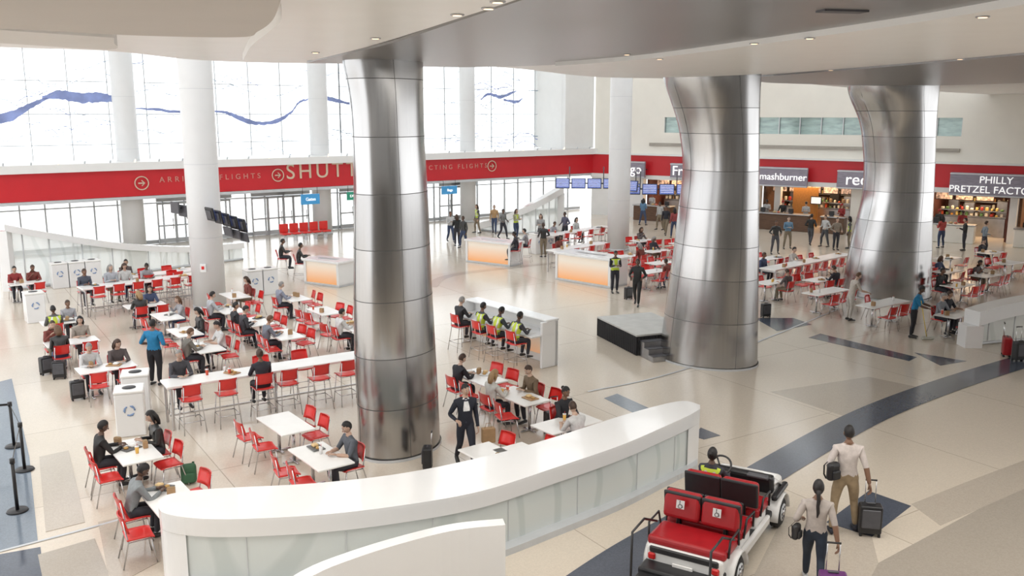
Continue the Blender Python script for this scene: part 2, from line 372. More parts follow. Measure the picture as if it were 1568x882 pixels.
# ---------------------------------------------------------------- shops behind right band
GOODS=[(.7,.12,.05),(.8,.6,.2),(.75,.75,.7),(.15,.3,.12),(.3,.2,.12),(.85,.4,.1),(.5,.05,.04),(.9,.85,.7)]
def shop(name,u0,u1,wallm,depth=6,menu=True):
    b=MB(); a,c=sC(u0,330)+.1,sC(u1,330)-.1; m=(a+c)/2; w=c-a; y0=.45
    b.box((m,depth,1.5),(w,.2,3.0),wallm,MC); b.box((a,(depth+y0)/2,1.5),(.15,depth-y0,3.0),wallm,MC); b.box((c,(depth+y0)/2,1.5),(.15,depth-y0,3.0),wallm,MC)
    b.box((m,(depth+y0)/2,3.02),(w,depth-y0,.1),DGREY,MC)
    for i in range(int(w/1.1)):
        for y in(.9,2.8,4.6): b.ell((a+.6+i*1.1,y,2.9),(.09,.09,.06),AMBER,8,5,M=MC)
    if menu:
        k=int(w/1.1)
        for i in range(k):
            b.rbox((a+.65+i*1.1,1.6,2.45),(1.0,.08,.55),BLACK,.02,1,M=MC); b.box((a+.65+i*1.1,1.55,2.45),(.9,.03,.46),MENU,MC)
    for yy,zs in((depth-.35,(.9,1.35,1.8,2.2)),(2.7,(1.15,1.5))):
        for zz in zs:
            b.box((m,yy,zz),(w-.6,.4,.04),STEELP,MC)
            for i in range(int((w-.6)/.27)):
                hh=random.uniform(.1,.27); b.rbox((a+.45+i*.27,yy-.05,zz+.03+hh/2),(random.uniform(.1,.2),.18,hh),cm(random.choice(GOODS),.4),.03,1,M=MC)
    b.box((m,2.7,.55),(w*.85,.7,1.1),STEELP,MC)
    for i in range(int(w/.9)): b.rbox((a+.8+i*.9,depth-1.6,1.0),(.6,.5,2.0-.3*(i%3)),random.choice([STEELP,BLACK,STEELP,DGREY]),.03,1,M=MC)
    o=b.obj(name)
    l=bpy.data.lights.new(name+'_lamp','AREA'); l.energy=150; l.color=(1,.70,.42); l.size=w*.6; l.size_y=3; l.shape='RECTANGLE'
    lo=bpy.data.objects.new('shop_ceiling_lamp',l); sc.collection.objects.link(lo); lo.matrix_world=MC@Matrix.Translation((m,2.2,2.85))
    return a,c
def shopcounter(u0,u1,wallm,fwd=-1.2):
    a,c=sC(u0,330),sC(u1,330); m=(a+c)/2; w=c-a; b=MB()
    b.rbox((m,fwd,.5),(w,.75,1.0),wallm,.03,1,M=MC); b.rbox((m,fwd,1.03),(w+.1,.9,.06),STEELP,.02,1,M=MC)
    for i in range(int(w/.9)):
        x=a+.5+i*.9
        if i%2==0:
            b.rbox((x,fwd+.1,1.22),(.32,.1,.28),BLACK,.03,1,M=MC); b.rbox((x,fwd+.15,1.09),(.2,.2,.06),DGREY,.02,1,M=MC)
        else:
            b.box((x,fwd,1.24),(.6,.4,.02),GLASS,MC); b.box((x,fwd-.2,1.15),(.6,.02,.2),GLASS,MC); b.ell((x-.1,fwd,1.11),(.12,.12,.07),cm((.7,.45,.2),.5),8,5,M=MC); b.ell((x+.15,fwd,1.11),(.1,.1,.06),cm((.7,.15,.08),.5),8,5,M=MC)
    b.obj('service_counter')
shop('food_shop',1163,1302,WOOD); shop('food_shop',1415,1545,BRICK); shop('food_shop',1557,1690,WOOD); shop('food_shop',985,1090,BRICK,5)
shopcounter(1165,1250,WOOD); shopcounter(1268,1303,WOOD); shopcounter(1425,1500,CREAM); shopcounter(985,1040,WOOD); shopcounter(1560,1640,CREAM)
b=MB()
for u0,u1 in((912,985),(1090,1163),(1302,1415),(1545,1557)):
    a,c=sC(u0,330) if u0>915 else 0,sC(u1,330); b.box(((a+c)/2,.1,1.37),(c-a,.5,2.74),WHITE if u0!=1302 else CREAM,MC)
b.obj('wall_shopfront')
b=MB(); x=sC(1185,320); b.box((x,.75,1.37),(.4,.4,2.74),WHITE,MC); b.box((x,.75,.1),(.46,.46,.2),FRAME,MC); b.obj('square_pillar')
b=MB(); b.box((sC(1222,330),1.4,1.3),(1.6,.12,2.5),cm((.45,.19,.04),.6),MC); b.box((sC(1240,330),1.2,1.75),(.7,.1,.5),BLACK,MC); b.box((sC(1240,330),1.14,1.75),(.6,.02,.4),WTXT,MC); b.obj('menu_partition')
def sign(u0,v0,u1,v1,txt,size,off=.9,m=GREYS):
    p0=hit(u0,(v0+v1)/2,Bc+nC*off,C+nC*off); p1=hit(u1,(v0+v1)/2,Bc+nC*off,C+nC*off); c=(p0+p1)/2
    h=abs(Zabove(v0,c)-Zabove(v1,c)); M=Matrix.Translation(c)@Matrix.Rotation(yC,4,'Z'); b=MB()
    w=(p1-p0).length; b.rbox((0,0,0),(w,.22,h),m,.04,1,M=M); b.box((0,-.12,h/2-.06),(w,.03,.07),FRAME,M); b.box((0,-.12,-h/2+.06),(w,.03,.07),FRAME,M)
    for e in(-.35,.35): b.box((e*w,off/2,.0),(.06,off,.06),BLACK,M)
    o=b.obj('shop_sign'); text(txt,size,WTXT,c+Vector((nC.x,nC.y,0))*.14,yC,o,ext=.03); return o
sign(962,247,988,272,'go',.9); sign(1027,250,1050,274,'Fr',.9); sign(1158,256,1237,286,'smashburner',.62); sign(1282,261,1345,290,'red',1.0); sign(1454,266,1600,302,'PHILLY\nPRETZEL FACTORY',.55)

# ---------------------------------------------------------------- ceiling
ZC=8.3
def cr(px,n=6):
    return [(p.x,p.y) for p in smooth_curve([Vector((u,v,0)) for u,v in px],n)]
edge=cr([(-200,62),(0,72),(165,78),(280,90),(370,95),(480,97),(640,98),(780,104),(900,117),(1010,120),(1160,122),(1300,134),(1430,140),(1600,149),(1800,156)])
pts=[P(u,v,ZC) for u,v in edge]
CEILW=mat('white_ceiling_paint',(.88,.88,.87),.35,0,.015,2)
b=MB(); far=[(p.x,p.y) for p in pts]
b.prism(far+[(60,far[-1][1]),(60,-2.5),(-20,-2.5),(-20,far[0][1])],ZC,ZC+.5,CEILW); b.obj('ceiling')
zm=ZC-.05
mA=cr([(800,0),(700,33),(600,66),(520,85),(470,96)])+cr([(560,99),(700,103),(850,99),(1000,88),(1200,62),(1400,34),(1568,6)])
def ceil_plan(px,z): return [(P(u,v,z).x,P(u,v,z).y) for u,v in px]
pa=ceil_plan(mA,zm)
b=MB(); b.prism([(pa[0][0]-.3,1.0)]+pa+[(pa[-1][0]+2.0,1.0)],zm,zm+.04,STC); b.obj('ceiling_metal_panels')
zb=ZC-.13
up=cr([(850,101),(1000,89),(1200,63),(1400,35),(1568,7)]); lo=cr([(870,112),(1000,118),(1150,114),(1350,97),(1568,80)])
q=ceil_plan(up,zb); q2=ceil_plan(lo,zb); b=MB(); b.prism(q+[(q[-1][0]+6,q[-1][1]-3),(q2[-1][0]+6,q2[-1][1]-1)]+list(reversed(q2)),zb,ZC+.01,CEILW); b.obj('ceiling_curved_beam')
upL=cr([(430,0),(430,30),(410,50),(385,70),(372,93)]); loL=cr([(480,92),(575,68),(690,32),(790,0)])
q=ceil_plan(upL,zb); q2=ceil_plan(loL,zb); b=MB(); b.prism([(q[0][0],1.0)]+q+q2+[(q2[-1][0],1.0)],zb,ZC+.01,CEILW); b.obj('ceiling_curved_beam')
up=cr([(1120,121),(1350,103),(1568,84),(1700,70)]); lo=cr([(1180,127),(1320,131),(1430,131),(1568,127),(1700,122)])
q=ceil_plan(up,ZC-.04); q2=ceil_plan(lo,ZC-.04); b=MB(); b.prism(q+list(reversed(q2)),ZC-.04,ZC,STC); b.obj('ceiling_metal_strip')
BEI=mat('beige_ceiling',(.58,.55,.525),.6,0,.02,1)
q=ceil_plan(cr([(-300,36),(0,44),(200,54),(365,57),(395,48),(418,30),(430,0)]),8.0); b=MB(); b.prism(q+[(q[-1][0],1.0),(-20,1.0),(-20,q[0][1])],8.0,8.3,BEI); b.obj('ceiling_beige_panel')
BEI2=mat('pale_bulkhead',(.72,.71,.70),.6,0,.02,1)
q=ceil_plan(cr([(-200,55),(0,66),(165,76),(175,66)]),8.1); q2=ceil_plan([(175,58),(0,46),(-200,36)],8.1); b=MB(); b.prism(q+q2,8.1,8.3,BEI2); b.obj('ceiling_bulkhead')
def downlight(u,v,z):
    p=P(u,v,z); b=MB(); b.cyl((0,0,0),(0,0,-.012),.07,STEELP,seg=16); b.cyl((0,0,-.012),(0,0,-.016),.045,LAMPW,seg=16); b.obj('downlight',p)
for u,v in((483,80),(575,58),(748,12),(762,2),(700,22)): downlight(u,v,zb)
for u,v in((1240,58),(1272,107),(1155,66),(1470,90),(1505,25),(1010,90)): downlight(u,v,zb)
for u,v in((960,83),): downlight(u,v,zm)
b=MB(); p=P(1290,16,zm); b.box((p.x,p.y,zm-.01),(.5,.18,.02),DGREY,rz=.2); b.obj('ceiling_vent')
b=MB(); b.prism([(-20,-6),(60,-6),(60,-5.7),(-20,-5.7)],0,ZC+.5,mat('dark_backdrop_grey',(.27,.265,.26),.6,0,.05,1)); b.obj('wall_dark_backdrop')  # unseen dark wall behind the camera, put in for the steel columns to reflect
b=MB(); b.prism([(-12,-5.7),(12,-5.7),(12,-.6),(-12,-.6)],5.2,5.5,WHITE); b.obj('mezzanine_floor')

# ---------------------------------------------------------------- columns
def wcolp(p,r,ztop):
    b=MB(); b.tube([(0,0,0),(0,0,ztop*.33),(0,0,ztop*.66),(0,0,ztop)],r,WHITEC,36); b.tube([(0,0,0),(0,0,.12)],r+.02,FRAME,36)
    for z in(2.7,5.4,8.1): b.tube([(0,0,z),(0,0,z+.015)],r+.003,FRAME,36)
    b.obj('round_white_column',p); return p
pcA=wcolp(P(322,470),.6,TOP); wcolp(P(946,383),.58,TOP)
for u,v,w in((197,250,33),(490,240,29),(716,235,24)):
    q=hit(u,v,A-nA*1.5,Bc-nA*1.5); t=q.y/ray(u,v).y; r=w/F*t/2; q.z=0; wcolp(q,r,TOP)
def scol(vbase_front,b_half,rows,seams,rot):
    Yb=P(CX,vbase_front).y+b_half
    prof=[]
    for v,ul,ur in rows:
        d=ray(CX,v); t=Yb/d.y; z=max(0,H+d.z*t); prof.append((z,(ul-CX)/F*t,(ur-CX)/F*t))
    prof.sort()
    if prof[0][0]>0: prof.insert(0,(0,prof[0][1],prof[0][2]))
    c0=((prof[0][1]+prof[0][2])/2,Yb)
    zs=[p[0] for p in prof]
    def at(z):
        return np.interp(z,zs,[p[1] for p in prof]),np.interp(z,zs,[p[2] for p in prof])
    def ring(z,g=0,seg=64):
        E_=(-.5,-.3,-.15,0,.15,.3,.5)
        l=sum(at(z+e)[0] for e in E_)/7; r=sum(at(z+e)[1] for e in E_)/7
        cx=(l+r)/2-c0[0]; a=(r-l)/2+g; bb=b_half*(.5+.5*a/((prof[0][2]-prof[0][1])/2))+g
        return [(cx+a*math.cos(2*math.pi*k/seg),bb*math.sin(2*math.pi*k/seg)+rot*a*-math.cos(2*math.pi*k/seg),z) for k in range(seg)]
    zt=ZC
    zsm=[Zabove(v,Vector((0,Yb-b_half*.8,0))) for v in seams]; zsm=sorted([z for z in zsm if .1<z<zt-.1]); cuts=[0]+zsm+[zt]
    b=MB(); seg=64
    for i in range(len(cuts)-1):
        n=6; vs=[];fs=[]
        for j in range(n+1): vs+=ring(cuts[i]+(cuts[i+1]-cuts[i])*j/n)
        for j in range(n):
            for k in range(seg): fs.append((j*seg+k,j*seg+(k+1)%seg,(j+1)*seg+(k+1)%seg,(j+1)*seg+k))
        b.add(vs,fs,ST[i%3],True)
        if i>0:
            vs=ring(cuts[i]-.007,.003)+ring(cuts[i]+.007,.003); b.add(vs,[(k,(k+1)%seg,seg+(k+1)%seg,seg+k) for k in range(seg)],SEAM,True)
    for k in(int(seg*.82),int(seg*.58)):
        pts=[]
        for z in np.linspace(0,zt,24): pts.append(Vector(ring(z,.0)[k]))
        b.tube(pts,.005,SEAM,5)
    vs=ring(0,.03)+ring(.06,.03); b.add(vs,[(k,(k+1)%seg,seg+(k+1)%seg,seg+k) for k in range(seg)],FRAME,True)
    b.obj('steel_column',(c0[0],c0[1],0))
scol(708,.95,[(90,524,646),(105,530,646),(130,536,647),(160,540,647),(210,543,648),(300,545,654),(380,545,657),(460,545,661),(550,546,666),(620,551,670),(690,553,673)],[120,210,298,383,462,548,625],-.25)
scol(568,1.25,[(110,1015,1160),(135,1022,1159),(165,1035,1158),(205,1045,1158),(260,1050,1158),(320,1042,1157),(380,1035,1157),(430,1028,1156),(490,1020,1155),(550,1012,1154)],[165,205,263,322,380,430,495],.22)
scol(462,1.35,[(138,1300,1432),(155,1308,1430),(185,1322,1428),(250,1328,1426),(300,1325,1424),(340,1315,1422),(380,1305,1421),(440,1294,1420)],[170,210,250,295,340,385],.1)

# ---------------------------------------------------------------- curved parapet walls
def sweep(name,pts,w,fascia,glass=True,n=6):
    c=smooth_curve([Vector((p.x,p.y,z)) for p,z in pts],n); b=MB(); L=[];Rr=[]
    for i,p in enumerate(c):
        t=c[min(i+1,len(c)-1)]-c[max(i-1,0)]; t.z=0; t.normalize(); nn=Vector((-t.y,t.x,0)); L.append(p+nn*w/2); Rr.append(p-nn*w/2)
    vs=[];fs=[]
    for i in range(len(c)):
        vs+=[L[i],Rr[i],Rr[i]-Vector((0,0,fascia)),L[i]-Vector((0,0,fascia))]
    for i in range(len(c)-1):
        for k in range(4): fs.append((i*4+k,i*4+(k+1)%4,i*4+4+(k+1)%4,i*4+4+k))
    fs+= [(0,3,2,1),tuple(len(vs)-4+k for k in range(4))]
    b.add(vs,fs,WHITEG)
    for i in range(len(c)-1):
        a,d=c[i],c[i+1]; b.add([(a.x,a.y,.08),(d.x,d.y,.08),(d.x,d.y,d.z-fascia),(a.x,a.y,a.z-fascia)],[(0,1,2,3)],FROST if glass else WHITEG)
        if i%4==0: b.cyl((a.x,a.y,0),(a.x,a.y,a.z-fascia),.025,FRAME,seg=6)
    b.tube([(p.x,p.y,.05) for p in c],.06,FRAME,6)
    e=c[0]; b.box((e.x,e.y,e.z/2-fascia/2+.0),(w*.9,w*.9,e.z-fascia),WHITEG)
    return b.obj(name)
def gp(u,vb,vt):
    p=P(u,vb); return (p,Zabove(vt,p))
sweep('curved_glass_rail',[gp(16,445,343),gp(60,440,352),gp(130,430,364),gp(200,420,373),gp(290,408,377),gp(372,398,371)],.45,.28)
sweep('curved_glass_rail',[gp(858,352,286),gp(830,356,302),gp(800,358,318),gp(765,356,333),gp(735,353,341)],.5,.4)
ZT=1.2
far=smooth_curve([P(u,v,ZT) for u,v in [(243,766),(262,756),(330,748),(480,740),(620,724),(750,697),(850,669),(950,637),(1020,618),(1050,614),(1072,620)]],6)
near=smooth_curve([P(u,v,ZT) for u,v in [(243,768),(252,786),(330,795),(480,789),(620,773),(740,751),(850,716),(950,682),(1020,652),(1055,636),(1072,626)]],6)
b=MB(); n=min(len(far),len(near)); vs=[];fs=[]
for i in range(n):
    f,g=far[i],near[i]; m_=(f+g)/2
    gi=m_+(g-m_)*.78; lipn=g+(m_-g)*.03
    vs+=[f.to_tuple(),g.to_tuple(),(g.x,g.y,ZT-.05),(lipn.x,lipn.y,ZT-.30),(gi.x,gi.y,ZT-.36),(f.x,f.y,ZT-.3)]
for i in range(n-1):
    for k in range(6): fs.append((i*6+k,i*6+6+k,i*6+6+(k+1)%6,i*6+(k+1)%6))
b.add(vs,fs,WHITEG)
gl=[]
for i in range(n):
    f,g=far[i],near[i]; m_=(f+g)/2; gl.append(m_+(g-m_)*.86)
for i in range(8,n-4):
    a,d=gl[i],gl[i+1]
    b.add([(a.x,a.y,.12),(d.x,d.y,.12),(d.x,d.y,ZT-.30),(a.x,a.y,ZT-.30)],[(0,1,2,3)],FROST)
    if (i-8)%6==0: b.box((a.x,a.y,.48),(.012,.03,.74),FRAME)
for i in range(0,9):
    a,d=near[i].lerp(far[i],.04),near[i+1].lerp(far[i+1],.04)
    b.add([(a.x,a.y,0),(d.x,d.y,0),(d.x,d.y,ZT-.3),(a.x,a.y,ZT-.3)],[(0,1,2,3)],WHITEG)
for i in range(n-7,n-1):
    a,d=near[i],near[i+1]; b.add([(a.x,a.y,0),(d.x,d.y,0),(d.x,d.y,ZT-.3),(a.x,a.y,ZT-.3)],[(0,1,2,3)],WHITEG)
for i in range(n-1):
    a,d=far[i],far[i+1]; a=a.lerp(near[i],.12); d=d.lerp(near[i+1],.12)
    b.add([(a.x,a.y,0),(d.x,d.y,0),(d.x,d.y,ZT-.28),(a.x,a.y,ZT-.28)],[(0,1,2,3)],FROST if 9<i<n-7 else WHITE)
for i in range(8,n-2):
    a,d=gl[i],gl[i+1]; e=near[i]-far[i]; e.normalize(); e=Vector((e.x,e.y,0))*.30
    b.prism([(a.x-.1*e.x,a.y-.1*e.y),(d.x-.1*e.x,d.y-.1*e.y),(d.x+e.x,d.y+e.y),(a.x+e.x,a.y+e.y)],0,.12,FRAME)
b.obj('curved_parapet')
c=smooth_curve([P(u,v,1.15) for u,v in [(772,799),(700,806),(630,822),(550,846),(470,878),(380,940)]],5)
b=MB(); vs=[];fs=[]
for i,p in enumerate(c):
    t=(c[min(i+1,len(c)-1)]-c[max(i-1,0)]).normalized(); nn=Vector((-t.y,t.x,0))*.11
    vs+=[(p.x+nn.x,p.y+nn.y,1.15),(p.x-nn.x,p.y-nn.y,1.15),(p.x-nn.x,p.y-nn.y,0),(p.x+nn.x,p.y+nn.y,0)]
for i in range(len(c)-1):
    for k in range(4): fs.append((i*4+k,i*4+(k+1)%4,i*4+4+(k+1)%4,i*4+4+k))
fs+=[(0,3,2,1),tuple(len(vs)-4+k for k in range(4))]
b.add(vs,fs,WHITEG); b.obj('low_curved_wall')
sweep('curved_white_counter',[(P(1484,530),Zabove(475,P(1484,530))),(P(1530,525),Zabove(462,P(1530,525))),(P(1600,520),Zabove(450,P(1600,520))),(P(1700,515),Zabove(440,P(1700,515)))],.6,.45)

# ---------------------------------------------------------------- furniture meshes
def chair_mesh(hs,tall):
    b=MB()
    def seat(a,c):
        x=(a-.5)*.45; y=-.2+c*.42; z=hs+.02*(abs(a-.5)*2)**2-.035*max(0,(c-.75)*4)**2*.6; return (x,y,z),(0,0,1)
    b.surf(seat,6,6,.025,RED)
    def back(a,c):
        w=.45*(1-.10*c); x=(a-.5)*w; y=-.21-.07*c+.05*(abs(a-.5)*2)**2; z=hs+.13+c*.28; return (x,y,z),(0,-1,.2)
    b.surf(back,6,4,.022,RED)
    h=hs; sp=.05 if not tall else .06
    for sx in(-1,1):
        b.tube([(sx*(.19+sp),.2+sp*.6,0),(sx*.19,.17,h-.03)],.012,CHROME,6)
        b.tube([(sx*(.19+sp),-.24-sp,0),(sx*.2,-.18,h-.03),(sx*.19,-.24,h+.36)],.012,CHROME,6)
        b.tube([(sx*.19,.17,h-.03),(sx*.2,-.18,h-.03)],.01,CHROME,6)
        if tall: b.tube([(sx*(.19+.04),.22,.28),(sx*(.19+.04),-.25,.28)],.009,CHROME,6)
    b.tube([(-.19,.17,h-.03),(.19,.17,h-.03)],.01,CHROME,6); b.tube([(-.2,-.18,h-.03),(.2,-.18,h-.03)],.01,CHROME,6)
    if tall: b.tube([(-.23,.23,.28),(.23,.23,.28)],.012,CHROME,6); b.tube([(-.23,-.25,.28),(.23,-.25,.28)],.009,CHROME,6)
    return b.mesh('dining_chair' if not tall else 'bar_stool')
CH=chair_mesh(.45,False); STO=chair_mesh(.76,True)
def chair(p,yaw,tall=False): return put(STO if tall else CH,'bar_stool' if tall else 'dining_chair',(p.x,p.y,.009),yaw)
TM={}
def table_mesh(L,W,h=.75):
    k=(L,W,h)
    if k in TM: return TM[k]
    b=MB(); b.rbox((0,0,h-.018),(L,W,.036),TABLEW,.012,2)
    xs=[0] if L<1 else [-L*.28,L*.28]
    for x in xs:
        b.cyl((x,0,.03),(x,0,h-.04),.035,CHROME,seg=10); b.rbox((x,0,.02),(.42,.06,.03),CHROME,.01,1); b.rbox((x,0,.02),(.06,.5,.03),CHROME,.01,1); b.box((x,0,h-.045),(.3,.3,.02),DGREY)
    TM[k]=b.mesh('dining_table'); return TM[k]
# ---------------------------------------------------------------- people
SK=[(.80,.55,.42),(.62,.38,.26),(.30,.16,.10),(.16,.085,.055),(.72,.47,.35)]
def skinm(i): return mat('skin_%d'%i,tuple(c*.68 for c in SK[i]),.5,0,.05,12)
HC={'black':(.010,.008,.008),'brown':(.05,.025,.015),'grey':(.26,.25,.24),'blond':(.33,.21,.10),'lbrown':(.12,.06,.03)}
def hairm(n): return mat('hair_'+n,HC[n],.55,0,.3,30,stretch=(4,4,1))
BODY={}
def body(pose,arms,lean,legs,dz):
    key=(pose,str(arms),lean,str(legs),dz)
    if key in BODY: return BODY[key]
    sit=pose!='stand'
    pz=.56 if sit else .94
    if pose=='stool': pz=.87
    if dz: pz+=dz
    def sp(h): return Vector((0,h*math.sin(lean)*(1 if h<.5 else 1.03),pz+h*math.cos(lean)))
    if sit: 
        fz=0 if pose=='sit' else .30
        kz=pz-.04; LG=[((s*.10,.02,pz-.03),(s*.12,.23,kz+.0),(s*.13,.43,kz),(s*.13,.42,kz/2+.08+fz/2),(s*.13,.38+(0.0),.09+fz)) for s in(-1,1)]
        if legs=='back': LG=[((s*.10,.02,pz-.03),(s*.12,.23,kz),(s*.13,.42,kz),(s*.12,.30,kz/2+.08),(s*.11,.20,.09)) for s in(-1,1)]
    else:
        LG=[((s*.095,0,.89),(s*.10,.01,.70),(s*.10,.02,.50),(s*.10,-.01,.30),(s*.105,-.02,.09)) for s in(-1,1)]
        if legs=='walk':
            LG=[((-.09,0,.89),(-.095,.10,.70),(-.095,.18,.51),(-.095,.22,.31),(-.095,.27,.10)),((.09,0,.89),(.095,-.02,.70),(.10,-.03,.51),(.10,-.17,.34),(.10,-.30,.16))]
        if legs=='wide':
            LG=[((s*.095,0,.89),(s*.13,.02,.70),(s*.16,.04+.05*s,.50),(s*.18,-.0+.05*s,.30),(s*.20,-.02+.08*s,.09)) for s in(-1,1)]
    S=[sp(.45)+Vector((s*.175,0,0)) for s in(-1,1)]
    AR=[]
    for i,s in enumerate((-1,1)):
        a=arms[i] if isinstance(arms,(tuple,list)) else arms; sh=S[i]; tz=.80 if pose=='sit' else (1.10 if pose=='stool' else .95)
        if a=='down': e=sh+Vector((s*.06,-.03,-.29)); w=sh+Vector((s*.07,.06,-.53))
        elif a=='lap': e=sh+Vector((s*.07,.02,-.28)); w=Vector((s*.09,.27,pz+.10))
        elif a=='table': e=sh+Vector((s*.07,.15,-.25)); w=Vector((s*.11,max(.40,sh.y+.34),tz))
        elif a=='eat': e=sh+Vector((s*.08,.18,-.21)); w=sh+Vector((-s*.07,.30,-.02))
        elif a=='phone': e=sh+Vector((s*.05,.04,-.28)); w=sh+Vector((-s*.08,.27,-.20))
        elif a=='pull': e=sh+Vector((s*.09,-.10,-.27)); w=sh+Vector((s*.14,-.16,-.52))
        elif a=='fwd': e=sh+Vector((s*.06,.12,-.26)); w=sh+Vector((s*.04,.36,-.32))
        elif a=='bent': e=sh+Vector((s*.13,-.07,-.26)); w=sh+Vector((s*.05,.16,-.32))
        elif a=='wheel': e=sh+Vector((s*.08,.20,-.20)); w=sh+Vector((-s*.0,.44,-.20))
        AR.append((sh,(sh+e)/2,e,(e+w)/2,w))
    V=[sp(0),sp(.14),sp(.32),sp(.45),sp(.53),sp(.62)+Vector((0,.01,0))]; rad=[.142,.128,.150,.105,.058,.052]
    E=[(0,1),(1,2),(2,3),(3,4),(4,5)]; lab=['pelv','torso','torso','neckb','neck']
    for l in LG:
        o=len(V); V+=[Vector(x) for x in l]; rad+=[.098,.086,.062,.058,.042]; E+=[(0,o),(o,o+1),(o+1,o+2),(o+2,o+3),(o+3,o+4)]; lab+=['pelv','thigh','thigh','calf','calf']
    for l in AR:
        o=len(V); V+=[Vector(x) for x in l]; rad+=[.068,.054,.045,.040,.030]; E+=[(3,o),(o,o+1),(o+1,o+2),(o+2,o+3),(o+3,o+4)]; lab+=['torso','uarm','uarm2','farm','farm']
    me=bpy.data.meshes.new('tmp'); me.from_pydata([tuple(v) for v in V],E,[]); ob=bpy.data.objects.new('tmp',me); sc.collection.objects.link(ob)
    ob.modifiers.new('s','SKIN'); m2=ob.modifiers.new('d','SUBSURF'); m2.levels=2; m2.render_levels=2
    for i,sv in enumerate(me.skin_vertices[0].data): sv.radius=(rad[i]*1.08,rad[i]*1.08); sv.use_root=(i==0)
    dg=bpy.context.evaluated_depsgraph_get(); ev=ob.evaluated_get(dg); em=ev.to_mesh()
    vs=np.array([v.co[:] for v in em.vertices]); fs=[tuple(p.vertices) for p in em.polygons]; ev.to_mesh_clear()
    bpy.data.objects.remove(ob); bpy.data.meshes.remove(me)
    def near(pts):
        best=np.full(len(pts),1e9); li=np.zeros(len(pts),int)
        for k,(a,c) in enumerate(E):
            A_=np.array(V[a]); B_=np.array(V[c]); ab=B_-A_; t=np.clip(((pts-A_)@ab)/(ab@ab+1e-9),0,1); d=np.linalg.norm(pts-(A_+t[:,None]*ab),axis=1)-(rad[a]*(1-t)+rad[c]*t)*.8
            mk=d<best; best[mk]=d[mk]; li[mk]=k
        return li
    lv=near(vs)
    tl=math.tan(lean)
    for i in range(len(vs)):
        if lab[lv[i]] in('torso','pelv','neckb'):
            ys=(vs[i][2]-pz)*tl if vs[i][2]>pz else 0
            vs[i][1]=ys+(vs[i][1]-ys)*.80; vs[i][0]*=1.06
    fc=np.array([vs[list(f)].mean(axis=0) for f in fs]); fl=[lab[k] for k in near(fc)]
    BODY[key]=(vs,fs,fc,fl,[a[4] for a in AR],[(a[4]-a[2]).normalized() for a in AR],[Vector(l[4]) for l in LG],sp,pz,legs)
    return BODY[key]
def hand(b,w,d,s,m,curl=.5):
    up=Vector((0,0,1)) if abs(d.z)<.8 else Vector((s*1.0,0.2,0)); up=(up-d*up.dot(d)).normalized(); sd=d.cross(up)
    k=w+d*.085
    b.tube([w-d*.02,w+d*.03,k],[(.026,.02),(.038,.016),(.040,.014)],m,8,up=up)
    for i,(o,l) in enumerate(((-.029,.062),(-.010,.075),(.010,.078),(.029,.066))):
        q=k+sd*o; p1=q+d*l*.42-up*l*.12*curl*2; p2=p1+d*l*.3-up*l*.30*curl*2; p3=p2+d*l*.08-up*l*.30*curl*2
        b.tube([q-d*.02,q,p1,p2,p3],[.009,.0095,.009,.008,.006],m,5,up=up)
    ts=-sd*s; q=w+d*.03+ts*.03
    b.tube([w+d*.02+ts*.015,q+d*.01+ts*.012,q+d*.04+ts*.022-up*.01,q+d*.062+ts*.02-up*.02],[.012,.012,.010,.008],m,5,up=up)
